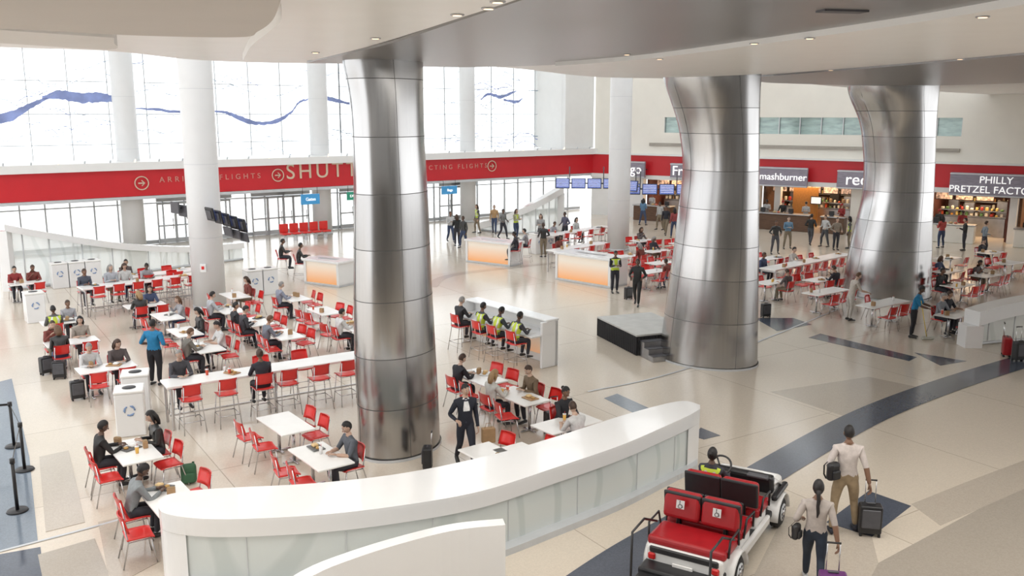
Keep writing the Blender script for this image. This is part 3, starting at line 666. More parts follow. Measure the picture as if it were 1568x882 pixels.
def head(b,M,skin,hair,style,cap=None):
    seg,rings=18,14; vs=[];fs=[]
    def shp(x,y,z):
        if z<0: k=1-.30*(-z)**1.5; x*=k; y=y*(1-.12*(-z)) + .08*(-z)
        if y<0: y*=1.06
        return x,y,z
    for i in range(rings+1):
        a=-math.pi/2+math.pi*i/rings
        for k in range(seg):
            c=2*math.pi*k/seg; x,y,z=shp(math.cos(a)*math.cos(c),math.cos(a)*math.sin(c),math.sin(a)); vs.append((x*.074,y*.094,z*.118))
    for i in range(rings):
        for k in range(seg): fs.append((i*seg+k,i*seg+(k+1)%seg,(i+1)*seg+(k+1)%seg,(i+1)*seg+k))
    b.add(vs,fs,skin,True,M)
    b.tube([(0,.088,.012),(0,.104,-.018),(0,.112,-.032),(0,.094,-.042)],[.007,.010,.014,.008],skin,6,up=(0,1,0),M=M)
    eyew=mat('eye_white',(.75,.74,.72),.3); iris=mat('eye_dark',(.03,.02,.015),.2); lip=mat('lips',(.38,.14,.11),.5)
    for s in(-1,1):
        b.ell((s*.029,.081,.004),(.013,.010,.008),eyew,8,5,M=M); b.ell((s*.029,.089,.004),(.006,.004,.006),iris,6,5,M=M)
        b.ell((s*.029,.086,.021),(.017,.007,.004),hair,8,4,M=M)
        b.ell((s*.076,-.003,-.008),(.010,.018,.030),skin,8,6,M=M)
    b.ell((0,.085,-.064),(.024,.009,.007),lip,8,5,M=M)
    if style!='bald' or cap:
        g=1.09 if style in('short',) else 1.15; hv=[];hf=[]
        for i,(x,y,z) in enumerate(vs): hv.append((x*g,y*g-.003,z*g+.004))
        for f in fs:
            cz=sum(vs[i][2] for i in f)/4/.118; cy=sum(vs[i][1] for i in f)/4/.094
            low={'short':-.42,'long':-1.0,'bun':-.5,'braid':-.6,'bald':2}[style]
            if (cz>.40+.18*max(0,cy) and cz>.42) or (cy<-.05 and cz>low) or (cy<.28 and cz>.12): hf.append(f)
        if style=='bald': hf=[]
        b.add(hv,hf,hair,True,M)
        if style=='long':
            b.tube([(0,-.055,.05),(0,-.085,-.05),(0,-.09,-.14),(0,-.085,-.22)],[(.085,.05),(.095,.05),(.095,.042),(.06,.025)],hair,12,up=(0,1,0),M=M)
            for s in(-1,1): b.tube([(s*.065,.0,.05),(s*.083,.0,-.04),(s*.08,.0,-.14)],[.02,.026,.014],hair,8,M=M)
        if style=='bun': b.ell((0,-.12,.05),(.042,.04,.042),hair,10,7,M=M)
        if style=='braid':
            pts=[(0,-.10,0),(0,-.125,-.08),(.01,-.13,-.16),(0,-.14,-.24),(.01,-.15,-.34),(0,-.15,-.42)]; b.tube(pts,[.035,.028,.03,.024,.024,.008],hair,8,M=M)
    if cap:
        b.ell((0,-.005,.055),(.085,.107,.082),cap,14,8,M=M); b.tube([(0,.09,.052),(0,.16,.042)],[(.07,.006),(.05,.005)],cap,10,up=(0,0,1),M=M)
def person(name,loc,yaw,pose='stand',top=(.1,.1,.1),bot=(.03,.03,.04),sk=0,hair='black',style='short',sleeve='long',lean=None,arms=None,legs=None,hp=0.0,hy=0.0,scale=1.0,vest=False,suit=False,dz=0.0,cap=None,shoe=(.03,.03,.03),build=1.0):
    if lean is None: lean={'stand':.02,'sit':.16,'stool':.16}[pose]
    if arms is None: arms='down' if pose=='stand' else 'table'
    vs,fs,fc,fl,W,D,AN,sp,pz,lg=body(pose,arms,lean,legs,dz)
    b=MB(); tm=cm(top); bm_=cm(bot); sm=skinm(sk); hm=hairm(hair); WS=cm((.75,.75,.75)); TIE=cm((.03,.03,.05))
    o=len(b.v); b.v.extend([(x*build,y*build,z) for x,y,z in vs.tolist()])
    for f,c,l in zip(fs,fc,fl):
        m=tm
        hgt=c[2]-pz
        if l=='pelv': m=bm_ if hgt<.04 else tm
        elif l in('thigh','calf'): m=bm_
        elif l=='neck': m=sm if hgt>.5 else tm
        elif l=='neckb': m=sm if hgt>.51 and abs(c[0])<.075 else tm
        elif l=='farm': m=tm if sleeve=='long' else sm
        elif l=='uarm2': m=tm if sleeve in('long','short') else sm
        elif l=='uarm' and sleeve=='none': m=sm
        if l in('torso','neckb','pelv') and hgt>.02:
            ys=hgt*math.tan(lean)
            if vest and abs(c[0])<.17 and hgt>.0: m=REFL if (abs(hgt-.17)<.022 or (abs(abs(c[0])-.09)<.02 and hgt>.2)) else HIVIS
            if suit and c[1]>ys+.02 and abs(c[0])<.012+.12*max(0,hgt-.12): m=TIE if abs(c[0])<.02 else WS
            if vest and hgt>.49: m=tm
        b.f.append(tuple(i+o for i in f)); b.m.append(b.mi(m)); b.sm.append(True)
    for i,s in enumerate((-1,1)):
        w=Vector((W[i].x*build,W[i].y*build,W[i].z)); hand(b,w,D[i],s,sm,.6 if pose=='stand' else .35)
        if sleeve=='long': b.tube([w-D[i]*.03,w-D[i]*.0],.034,tm,8)
        a=AN[i]; ax=a.x*build; by=a.y*build; shm=cm(shoe,.4)
        if lg=='walk' and s==1: 
            b.tube([(ax,by-.05,a.z+.02),(ax,by-.01,a.z-.04),(ax,by+.09,a.z-.11),(ax,by+.16,a.z-.125)],[(.030,.03),(.042,.04),(.045,.03),(.03,.018)],shm,8,up=(0,0,1))
        else: b.tube([(ax,by-.07,a.z-.045),(ax,by-.04,a.z-.04),(ax,by+.06,a.z-.05),(ax+s*.01,by+.15,a.z-.06),(ax+s*.01,by+.19,a.z-.065)],[(.025,.03),(.04,.046),(.043,.036),(.045,.026),(.028,.018)],shm,8,up=(0,0,1))
    hc=sp(.70)+Vector((0,.025,0)); M=Matrix.Translation(hc)@Matrix.Rotation(hy,4,'Z')@Matrix.Rotation(-hp-lean*.4,4,'X')
    head(b,M,sm,hm,style,cap)
    b.tube([sp(.50)+Vector((.06*math.cos(a),.055*math.sin(a),0)) for a in [2*math.pi*i/12 for i in range(12)]],.012,WS if suit else tm,6,closed=True)
    ob=put(b.mesh(name),name,(loc.x,loc.y,loc.z+(.009)),yaw,scale); return ob
def face(dx,dy): return math.atan2(-dx,dy)
TOPS=[(.03,.03,.035),(.08,.09,.12),(.55,.55,.54),(.16,.20,.25),(.10,.08,.08),(.33,.33,.35),(.05,.07,.14),(.42,.44,.48),(.17,.04,.03),(.03,.03,.04)]
BOTS=[(.03,.03,.04),(.04,.06,.12),(.07,.07,.08),(.20,.16,.11)]
def rnd(**k):
    woman=random.random()<.4
    d=dict(top=random.choice(TOPS),bot=random.choice(BOTS),sk=random.choice([0,0,1,2,3,4]),hair=random.choice(['black','brown','brown','grey','lbrown']),style='long' if woman else 'short',sleeve=random.choice(['long','long','short']),
      lean=random.choice([.08,.18,.28]),arms=random.choice(['table',('table','eat'),'phone','lap']),hp=random.choice([.1,.3,.45]),hy=random.choice([-.3,0,.3]),scale=random.choice([.95,.98,1.0]))
    d['n']='woman' if woman else 'man'; d.update(k); return d
ANG={'a':yA,'b':yA+math.pi/2}
def sitter(p,yaw,who,tall=False):
    chair(p,yaw,tall)
    if who:
        w=dict(who); n=w.pop('n','man'); f=Vector((-math.sin(yaw),math.cos(yaw),0))
        person('seated_'+n,p-f*.06,yaw,'stool' if tall else 'sit',**w)
def props(p,ang,L,k):
    for i in range(k):
        q=p+Vector((math.cos(ang),math.sin(ang),0))*random.uniform(-L*.4,L*.4)+Vector((-math.sin(ang),math.cos(ang),0))*random.uniform(-.25,.25); t=random.random(); b=MB()
        if t<.4:
            b.cyl((0,0,0),(0,0,.13),.03,cm(random.choice([(.8,.8,.8),(.7,.1,.05),(.85,.5,.1)]),.4),.038,12); b.cyl((0,0,.13),(0,0,.145),.041,WHITE,seg=12); b.cyl((0,0,.14),(0.01,0,.2),.004,RED,seg=5); b.obj('drink_cup',q)
        elif t<.7:
            b.rbox((0,0,.012),(.36,.26,.02),cm(random.choice([(.12,.12,.12),(.4,.24,.12),(.7,.7,.7)]),.5),.01,1); b.rbox((.05,0,.05),(.13,.12,.06),cm(random.choice([(.7,.5,.25),(.8,.8,.78)]),.6),.02,1); b.ell((-.1,0,.04),(.05,.05,.03),cm((.5,.3,.1),.6),8,5); b.obj('food_tray',q,random.random()*3)
        else:
            b.rbox((0,0,.07),(.14,.09,.14),BAG,.01,1); b.box((0,0,.145),(.12,.07,.01),cm((.3,.2,.1))); b.obj('paper_bag',q,random.random()*3)
def tset(u,v,L,t,seats,W=.75,pr=2):
    p=P(u,v,.75); p.z=0; ang=ANG[t]; put(table_mesh(L,W),'dining_table',(p.x,p.y,.009),ang)
    d=Vector((math.cos(ang),math.sin(ang),0)); n=Vector((-d.y,d.x,0))
    if t=='b': n=-n
    for side,off,who in seats:
        pull=.16 if who else random.uniform(.14,.3)
        q=p+n*side*(W/2+pull)+d*off; f=-n*side; yaw=face(f.x,f.y)+(0 if who else random.uniform(-.25,.25)); sitter(q,yaw,who)
    props(p+Vector((0,0,.76)),ang,L,pr)
X=None
# --- left foreground
tset(205,690,1.4,'b',[(-1,.3,dict(n='woman',top=(.02,.02,.02),sk=3,hair='black',style='short',hp=.3,arms='table')),(-1,-.4,X),(1,.35,dict(n='woman',top=(.03,.03,.03),sk=4,hair='black',style='long',hp=.25,arms='phone')),(1,-.35,X)],pr=4)
tset(262,764,1.4,'b',[(-1,.38,dict(top=(.22,.24,.25),sk=3,hair='black',hp=.5,lean=.35,arms='table')),(-1,-.4,X),(1,.6,X)])
tset(437,648,1.4,'b',[(-1,.4,X),(-1,-.35,X),(1,.35,X),(1,-.35,X)],pr=0)
tset(491,698,1.4,'b',[(-1,.3,X),(-1,-.35,X),(1,-.15,dict(top=(.09,.10,.12),sk=4,hair='black',sleeve='short',hp=.35,lean=.1,arms='table'))],pr=2)
tset(163,562,1.4,'a',[(-1,-.35,X),(-1,.35,X),(1,-.3,dict(top=(.54,.54,.54),sk=0,hair='grey',hp=.3,lean=.25)),(1,.4,rnd())])
tset(110,523,1.4,'a',[(-1,-.4,rnd(top=(.03,.03,.03))),(-1,.35,X),(1,-.4,rnd()),(1,.35,rnd(n='woman',style='long',hair='black',top=(.34,.3,.26)))])
tset(95,492,1.2,'a',[(-1,-.3,dict(top=(.1,.1,.1),vest=True,sk=3,hp=.3)),(1,.3,rnd())])
tset(222,467,1.3,'a',[(-1,-.3,rnd(n='woman',style='long',hair='blond',top=(.03,.03,.03))),(-1,.35,X),(1,.3,rnd())])
tset(256,484,1.3,'b',[(-1,-.35,X),(1,.3,rnd())])
tset(283,508,1.3,'b',[(1,.3,rnd(top=(.03,.03,.03))),(-1,-.3,X),(-1,.35,X)])
tset(315,531,1.3,'b',[(1,.3,dict(top=(.6,.6,.6),sk=4,hair='black',sleeve='short',hp=.4)),(-1,-.1,dict(top=(.17,.16,.14),sk=0,hair='lbrown',hp=.3,lean=.2)),(1,-.35,X)])
tset(352,474,1.3,'b',[(-1,.3,dict(top=(.42,.44,.47),sk=0,hp=.2)),(1,.3,X),(1,-.3,X)])
tset(392,492,1.3,'b',[(-1,.3,rnd(top=(.03,.03,.035))),(-1,-.35,rnd(top=(.05,.05,.06))),(1,.3,X),(1,-.35,X)])
tset(436,512,1.3,'b',[(-1,.1,dict(top=(.17,.19,.23),sk=1,hair='lbrown',hp=.3,lean=.25)),(1,.35,X),(1,-.3,X),(-1,-.5,X)])
tset(452,456,1.2,'b',[(-1,.1,dict(top=(.26,.28,.35),sk=0,hair='grey',hp=.2)),(1,.3,X),(1,-.3,X)])
tset(497,476,1.3,'b',[(1,.3,X),(-1,.3,X),(-1,-.3,X),(1,-.3,X)])
tset(545,500,1.3,'b',[(-1,0,dict(top=(.6,.6,.6),sk=4,hair='black',hp=.2)),(-1,.6,X)])
tset(40,433,1.2,'a',[(1,-.3,dict(top=(.26,.03,.03),sk=4,hp=.2)),(-1,.3,X),(1,.35,rnd())])
tset(360,452,1.3,'b',[(-1,.2,X),(1,.2,rnd()),(1,-.4,X)])
# --- centre group
tset(735,577,1.4,'b',[(-1,.2,dict(top=(.015,.015,.02),sk=0,hair='brown',hp=.3,lean=.25,arms='table')),(1,.4,X),(1,-.3,X),(-1,-.45,X)],pr=3)
tset(795,606,1.4,'b',[(1,.2,dict(top=(.17,.12,.075),sk=0,hair='brown',hp=.4,lean=.2,arms='phone')),(-1,.35,dict(n='woman',top=(.56,.56,.53),sk=0,hair='blond',style='long',hp=.2)),(-1,-.35,X),(1,-.4,X)],pr=4)
tset(868,648,1.4,'a',[(-1,-.15,dict(top=(.58,.58,.58),sk=0,hair='brown',sleeve='short',hp=.3,lean=.3,hy=-.2)),(1,.35,dict(n='woman',top=(.02,.02,.025),sk=2,hair='black',style='bun',hp=.2)),(-1,.6,X)],pr=2)
tset(752,696,1.2,'b',[(1,.5,X)],pr=1)
tset(795,692,.8,'b',[(1,0,X)],pr=0)
# --- right area
tset(1265,446,2.0,'a',[(-1,-.7,X),(-1,0,X),(-1,.6,X),(1,.3,X)],pr=2)
tset(1352,464,2.2,'a',[(-1,-.8,X),(-1,0,X),(-1,.6,X),(1,.3,X)],pr=2)
tset(1466,436,1.3,'a',[(-1,-.3,X),(-1,.35,X),(1,-.3,dict(top=(.02,.02,.02),sk=2)),(1,.3,X)])
tset(1508,421,1.3,'a',[(-1,-.3,X),(-1,.35,X),(1,.3,rnd())]); tset(1515,386,1.3,'a',[(1,.3,rnd()),(-1,-.3,X)]); tset(1450,395,1.3,'a',[(-1,.2,X),(1,-.3,X)])
tset(1462,481,1.3,'a',[(-1,-.35,X),(1,.1,dict(top=(.26,.28,.31),sk=0,hair='grey',hp=.3)),(1,.6,rnd(top=(.02,.02,.03))),(-1,.3,X)])
tset(1405,410,1.2,'a',[(-1,0,X)]); tset(1180,432,1.2,'a',[(-1,.3,rnd()),(1,.3,X)])
for (u,v) in ((1005,384),(1012,402),(985,368),(1045,372),(1070,395),(1000,415),(960,392),(1450,415),(1545,402),(1180,395),(1255,428)): tset(u,v,1.3,'a',[(-1,-.3,X),(-1,.35,rnd() if random.random()<.4 else X),(1,-.3,X),(1,.3,rnd() if random.random()<.4 else X)],pr=1)
# --- high tables
def high(u1,v1,u2,v2,near_,far_,ztop=1.05,W=.75,tall=True):
    a=P(u1,v1,ztop); c=P(u2,v2,ztop); a.z=c.z=0; L=(c-a).length; d=(c-a).normalized(); ang=math.atan2(d.y,d.x); mid=(a+c)/2; b=MB()
    b.rbox((0,0,ztop-.03),(L,W,.06),TABLEW,.015,2)
    k=max(2,int(L/2)+1)
    for i in range(k):
        x=-L/2+.1+(L-.2)*i/(k-1)
        for y in(-W/2+.06,W/2-.06): b.rbox((x,y,ztop/2-.03),(.06,.06,ztop-.06),CHROME,.01,1)
        b.box((x,0,ztop-.1),(.06,W-.1,.08),CHROME)
    b.box((0,0,.25),(L-.2,.04,.04),CHROME)
    b.obj('communal_table',(mid.x,mid.y,.009),ang)
    n=Vector((-d.y,d.x,0))
    for side,lst in((-1,near_),(1,far_)):
        for fr,who in lst:
            q=a+d*L*fr+n*side*(W/2+.22); f=-n*side; sitter(q,face(f.x,f.y),who,tall)
    for i in range(int(L*.8)): props(Vector((a.x,a.y,ztop+.01))+d*random.uniform(.3,L-.3),ang,.3,1)
high(250,588,560,541,[(.09,X),(.25,X),(.42,dict(n='woman',top=(.03,.03,.04),sk=2,hair='brown',style='bun',hp=.2)),(.54,X),(.70,X),(.84,X),(.96,X)],[(.1,dict(top=(.06,.06,.07),sk=4,hair='grey',hp=.2)),(.5,X),(.7,X)])
high(122,441,300,420,[(.1,X),(.26,X),(.42,X),(.58,X),(.74,X),(.9,X)],[(.08,rnd()),(.3,rnd()),(.42,rnd()),(.6,rnd()),(.85,X)])
high(185,425,330,408,[(.2,X),(.5,X)],[(.1,rnd()),(.3,X),(.55,X)])
high(1175,412,1295,388,[(i/9+.05,X) for i in range(9)],[(.1,rnd()),(.45,dict(top=(.56,.53,.5),sk=0,hp=.2)),(.6,X),(.75,X)],.78,.8,False)
high(840,360,930,346,[(.1,X),(.3,X),(.5,X),(.7,X),(.9,X)],[(.2,rnd()),(.6,rnd())])
high(845,384,925,371,[(.2,X),(.5,X),(.8,X)],[(.3,rnd())])
b=MB()
for i in range(5):
    x=i*.62; b.rbox((x,0,.45),(.54,.5,.1),RED,.03,1); b.rbox((x,.26,.75),(.54,.08,.5),RED,.03,1); b.box((x,0,.2),(.05,.4,.4),CHROME)
b.box((1.24,0,.36),(3.2,.06,.06),CHROME); p=P(438,370); b.obj('waiting_bench',p,yA)
# ---------------------------------------------------------------- standing people
def st(name,u,v,fx,fy,**k):
    sl=k.pop('s',1.0); return person(name,P(u,v),face(fx,fy),'stand',scale=sl,**k)
st('standing_man_blue_shirt',240,590,.2,1,top=(.01,.17,.35),bot=(.015,.015,.02),sk=2,sleeve='short',arms='bent',hp=.1,build=1.1,s=1.03)
st('businessman',713,716,.35,-1,top=(.012,.014,.025),bot=(.012,.014,.025),sk=4,hair='black',suit=True,arms=('down','bent'),legs='walk',hp=.15,hy=.3,s=1.03)
st('worker_hi_vis_vest',941,449,.2,-1,top=(.02,.02,.03),bot=(.02,.02,.03),sk=2,vest=True,arms='phone',hp=.3)
st('standing_man',975,468,-.3,-1,top=(.02,.02,.02),bot=(.02,.02,.02),sk=3,legs='walk',arms='bent',s=1.03)
st('standing_woman',1300,491,1,.1,top=(.50,.45,.40),bot=(.5,.47,.43),sk=0,hair='lbrown',lean=.3,arms='fwd',sleeve='short',hp=.3)
st('cleaner_blue_shirt',1396,517,.6,-.4,top=(.01,.17,.35),bot=(.015,.015,.02),sk=3,sleeve='short',lean=.22,arms='fwd',hp=.3)
st('man_walking_white_tshirt',1290,814,.12,1,top=(.56,.50,.47),bot=(.31,.23,.14),sk=2,hair='black',sleeve='short',arms=('bent','pull'),legs='wide',s=1.10,shoe=(.02,.02,.03))
st('woman_walking',1243,902,.30,1,top=(.42,.37,.34),bot=(.018,.027,.045),sk=2,hair='black',style='braid',sleeve='short',arms=('bent','pull'),legs='walk',s=1.0,shoe=(.45,.45,.45))
for i,(u,v,c,vs_) in enumerate(((700,377,(.02,.02,.02),0),(710,380,(.03,.03,.03),0),(690,371,(.5,.5,.5),0),(731,357,(.1,.1,.1),1),(757,358,(.4,.25,.12),0),(770,366,(.2,.2,.2),0),(790,366,(.3,.3,.2),1),(832,394,(.03,.03,.03),0),(1019,360,(.02,.02,.03),0),(984,345,(.1,.2,.32),0),(1205,381,(.12,.22,.32),0),(1279,383,(.24,.2,.16),0),(1299,381,(.1,.1,.1),1),(1186,389,(.03,.03,.03),0),(1240,376,(.02,.02,.02),0),(1440,380,(.4,.06,.05),0),(1475,384,(.02,.02,.02),0),(1010,352,(.4,.4,.4),0),(828,376,(.3,.3,.3),0),(1262,378,(.5,.5,.5),0),(1505,390,(.2,.24,.28),0),(1032,364,(.3,.06,.06),0),(865,372,(.1,.1,.15),0),(1100,372,(.1,.1,.15),0))):
    st('standing_man' if i%3 else 'standing_woman',u,v,random.uniform(-1,1),random.uniform(-1,1),top=c,bot=random.choice(BOTS),sk=random.choice([0,1,2,3,4]),hair=random.choice(['black','brown']),style='short' if i%3 else 'long',vest=bool(vs_),arms=random.choice(['down','phone','bent']),legs=random.choice([None,'wide','walk']))
for u in(1175,1200,1235,1290,1440,1475,1000,1600):
    q=MC@Vector((sC(u,330),-.2,0)); person('shop_attendant',q,face(nC.x,nC.y)+random.uniform(-.5,.5),'stand',top=random.choice([(.02,.02,.02),(.3,.03,.03),(.45,.45,.45)]),sk=random.choice([0,2,3]),arms=random.choice(['fwd','phone']),hp=.3,cap=BLACK if u%2 else REDV)
# ---------------------------------------------------------------- kiosks
def kiosk(u0,v0,u1,v1,h,dep):
    a=P(u0,v0); c=P(u1,v1); L=(c-a).length; d=(c-a).normalized(); ang=math.atan2(d.y,d.x); b=MB()
    b.rbox((L/2,dep/2,.05),(L,dep,.1),FRAME,.01,1); b.rbox((L/2,dep/2,h-.05),(L+.12,dep+.12,.1),WHITEG,.02,2)
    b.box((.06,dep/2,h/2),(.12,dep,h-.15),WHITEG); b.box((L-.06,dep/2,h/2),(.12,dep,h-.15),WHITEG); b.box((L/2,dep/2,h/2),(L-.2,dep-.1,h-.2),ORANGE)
    b.rbox((L/2,dep*.5,h+.0),(L*.5,.3,.02),STEELP,.005,1)
    b.obj('lit_service_kiosk',a,ang)
kiosk(713,401,781,409,1.15,1.1); kiosk(850,428,934,442,1.25,1.2); kiosk(466,434,519,441,1.1,1.0)
a=P(852,560); c=P(728,520); d=(c-a).normalized(); L=(c-a).length; ang=math.atan2(d.y,d.x); b=MB(); M=Matrix.Translation(a)@Matrix.Rotation(ang,4,'Z')
b.rbox((L/2,0,.68),(L,.14,1.36),WHITEG,.02,1,M=M); b.rbox((L/2,.5,.98),(L,.9,.06),WHITEG,.02,1,M=M); b.box((L/2,.08,1.2),(L-.3,.03,.2),TABLEW,M); b.rbox((.05,.25,.68),(.1,.62,1.36),WHITEG,.02,1,M=M); b.rbox((L-.05,.25,.68),(.1,.62,1.36),WHITEG,.02,1,M=M); b.rbox((L/2,.15,1.38),(L,.5,.06),WHITEG,.02,1,M=M)
b.obj('charging_work_bar')
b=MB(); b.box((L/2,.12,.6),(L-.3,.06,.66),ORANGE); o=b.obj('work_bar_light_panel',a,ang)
nn=Vector((-d.y,d.x,0)); f=-nn
for k,w in((.45,dict(top=(.05,.05,.06),sk=3,vest=True,lean=.25,hp=.4)),(1.35,dict(top=(.05,.06,.07),sk=3,vest=True,lean=.3,hp=.5)),(2.1,dict(top=(.05,.05,.06),sk=2,vest=True,lean=.15,hp=.2)),(3.2,dict(top=(.03,.03,.035),sk=0,hair='grey',lean=.15,hp=.2))):
    if k<L+.5: sitter(a+d*k+nn*1.15,face(f.x,f.y),w,True)
for u,v in((433,412),(460,420)):
    sitter(P(u,v+10),face(1,.3),dict(top=(.03,.03,.03),sk=2),True)
sitter(P(790,408),face(-1,.2),dict(top=(.03,.03,.04),sk=3,hp=.3),True); sitter(P(805,402),face(-1,.2),dict(top=(.3,.3,.32),sk=0),True)
# ---------------------------------------------------------------- stage
a=P(914,514); c=P(974,545); d=(c-a).normalized(); L=(c-a).length; ang=math.atan2(d.y,d.x); b=MB(); dep=2.0; M=Matrix.Translation(a)@Matrix.Rotation(ang,4,'Z')
b.box((L/2,dep/2,.62),(L,dep,.05),mat('stage_top',(.52,.52,.50),.5,0,.08,3),M)
def pleats(x0,y0,x1,y1):
    k=int(math.hypot(x1-x0,y1-y0)/.06); vs=[];nx,ny=-(y1-y0),(x1-x0); q=math.hypot(nx,ny); nx/=q;ny/=q
    for i in range(k+1):
        t=i/k; e=.025*(i%2); 
        for z in(0.005,.6): vs.append((x0+(x1-x0)*t+nx*e,y0+(y1-y0)*t+ny*e,z))
    b.add(vs,[(2*i,2*i+2,2*i+3,2*i+1) for i in range(k)],SKIRT,False,M)
pleats(0,0,L,0); pleats(0,dep,0,0); pleats(L,0,L,dep); pleats(L,dep,0,dep)
b.obj('stage_platform')
b=MB()
for i in range(3): b.rbox((L+.15+.28*i,.55,(.48-.16*i)/2),(.28,.9,.48-.16*i),STEELP,.01,1,M=M); b.box((L+.15+.28*i,.55,.485-.16*i),(.28,.9,.015),DGREY,M)
b.obj('stage_steps')
# ---------------------------------------------------------------- bins
def bin_(u,v,k=1,yaw=yA):
    b=MB()
    for i in range(k):
        x=i*.66; b.rbox((x,0,.5),(.62,.62,1.0),WHITEG,.02,1); b.rbox((x,0,1.04),(.64,.64,.07),TABLEW,.02,1); b.cyl((x,0,1.05),(x,0,1.085),.15,BLACK,seg=18); b.box((x,0,.03),(.56,.56,.06),DGREY)
        for e in range(3):
            a0=e*2.094; b.tube([(x+.11*math.cos(a0+t),-.318,.62+.11*math.sin(a0+t)) for t in (0,.5,1,1.5)],[.02,.02,.03,.006],PLASTR,5)
    b.obj('recycling_bin',P(u,v),yaw)
bin_(203,662,1,yA-.3); bin_(212,634,1,yA-.3); bin_(55,492); bin_(388,452,2); bin_(92,440,3); bin_(822,388,2)
# ---------------------------------------------------------------- luggage
def suitcase(p,yaw,m=BLACK,s=1.0,handle=True,name='suitcase'):
    b=MB(); b.rbox((0,0,.33),(.40,.24,.54),m,.04,3); b.rbox((0,-.13,.36),(.32,.03,.36),DGREY,.015,1); b.rbox((0,.0,.62),(.16,.03,.03),DGREY,.01,1)
    for x in(-.16,.16):
        for y in(-.08,.08): b.cyl((x-.02,y,.035),(x+.02,y,.035),.035,RUBBER,seg=10)
    if handle:
        for x in(-.09,.09): b.tube([(x,.10,.55),(x,.12,1.02)],.009,CHROME,6)
        b.tube([(-.10,.12,1.02),(.10,.12,1.02)],.016,BLACK,8)
    return put(b.mesh(name),name,p,yaw,s)
suitcase(P(1330,819),face(.2,1),s=.95); suitcase(P(1272,935),face(.2,1),mat('purple_case',(.12,.03,.14),.4)); suitcase(P(655,718),face(.4,-1)+1.2,s=.8); suitcase(P(845,664),face(.4,-1),s=.9)
suitcase(P(1172,486),.3,handle=False,s=.85); suitcase(P(92,580),.3,handle=False,s=.85); suitcase(P(72,573),.9,handle=False,s=.85); suitcase(P(120,612),.6,handle=False,s=.85); suitcase(P(1560,553),.2); suitcase(P(1540,545),1.2,REDV); suitcase(P(962,458),.5,handle=False,s=.8)
def backpack(p,yaw,m,z=1.05,s=1.0):
    b=MB(); b.rbox((0,0,0),(.30,.17,.40),m,.07,3); b.rbox((0,-.10,-.06),(.22,.07,.2),m,.03,2)
    for x in(-.1,.1): b.tube([(x,.08,.2),(x,.16,.1),(x,.15,-.1),(x,.08,-.18)],[(.025,.006)]*4,m,6)
    o=b.obj('backpack',(p.x,p.y,z),yaw); o.scale=(s,)*3
q=P(1290,814); backpack(q+Vector((-.29,-.13,0)),.5,BLACK,1.18,.8)
q=P(1243,902); backpack(q+Vector((-.31,-.04,0)),.9,BLACK,.98,.6)
for u,v in((290,740),(1490,500)): backpack(P(u,v),.4,mat('green_bag',(.04,.12,.06),.7),.21)
b=MB(); b.rbox((0,0,.16),(.28,.14,.32),BAG,.01,1); b.tube([(-.07,0,.32),(-.05,0,.42),(.05,0,.42),(.07,0,.32)],.006,BAG,5); q=P(748,706); b.obj('paper_carrier_bag',(q.x,q.y,.42),.3)
b=MB(); b.tube([(.02,0,.05),(-.3,0,1.3)],.013,mat('yellow_handle',(.7,.5,.05),.5),6); b.rbox((.05,0,.05),(.45,.12,.1),mat('mop_head',(.5,.5,.45),.9),.03,1); b.obj('floor_mop',P(1418,520),.2)
# ---------------------------------------------------------------- stanchions
STN=[(27,783),(38,720),(22,684)]
b=MB(); b.cyl((0,0,0),(0,0,.03),.19,BLACK,.17,24); b.cyl((0,0,.03),(0,0,.97),.032,BLACK,seg=12); b.cyl((0,0,.93),(0,0,1.02),.045,BLACK,seg=12); sm_=b.mesh('belt_stanchion')
for u,v in STN: put(sm_,'belt_stanchion',P(u,v)+Vector((0,0,.008)))
b=MB(); pl=[P(u,v) for u,v in STN]; pl.append(P(-40,690)); 
for i in range(len(pl)-1):
    a,c=pl[i],pl[i+1]; b.add([(a.x,a.y,.95),(c.x,c.y,.95),(c.x,c.y,1.0),(a.x,a.y,1.0)],[(0,1,2,3)],BLACK)
b.obj('stanchion_belt')
# ---------------------------------------------------------------- monitors & hanging signs
def monitors(u,v,n,w,h,at,yaw,m=SCREEN,tilt=.25):
    p=PY(u,v,at.y); b=MB()
    for i in range(n):
        x=(i-(n-1)/2)*(w+.1); b.rbox((x,0,0),(w,.08,h),BLACK,.015,1,rx=-tilt); T=Matrix.Translation((x,0,0))@Matrix.Rotation(-tilt,4,'X'); b.box((0,-.045,0),(w-.07,.01,h-.08),m,T)
        for k in range(5): b.box((0,-.052,h*.33-k*h*.15),(w-.14,.006,h*.025),WTXT,T)
    b.box((0,.15,0),(n*(w+.06),.06,.08),DGREY)
    for e in(-.3,.3): b.cyl((e*n*w,.15,-.0),(e*n*w,.15,1.0),.03,DGREY,seg=8)
    b.obj('flight_information_display',p,yaw)
monitors(898,281,4,.85,.62,P(900,360),-.1); monitors(1008,290,4,.85,.62,P(1000,372),-.15); monitors(965,285,1,.9,.62,P(1000,374),-.5)
b=MB()
for i in range(5):
    T=Matrix.Translation((i*.31,-.05*i,-.09*i))@Matrix.Rotation(-.75,4,'Z')@Matrix.Rotation(.2,4,'X')
    b.rbox((0,0,0),(.66,.07,.50),BLACK,.02,1,M=T); b.rbox((0,-.045,0),(.4,.05,.3),DGREY,.01,1,M=T); b.box((0,.04,0),(.6,.01,.44),SCREEN,T)
    T2=Matrix.Translation((i*.31+.08,-.05*i-.05,-.09*i-.42))@Matrix.Rotation(-.75,4,'Z')@Matrix.Rotation(.2,4,'X')
    if i>1: b.rbox((0,0,0),(.66,.07,.34),DGREY,.02,1,M=T2); 
b.tube([(-.25,.3,.1),(.3,.2,-.05),(1.35,0,-.35)],.035,DGREY,6)
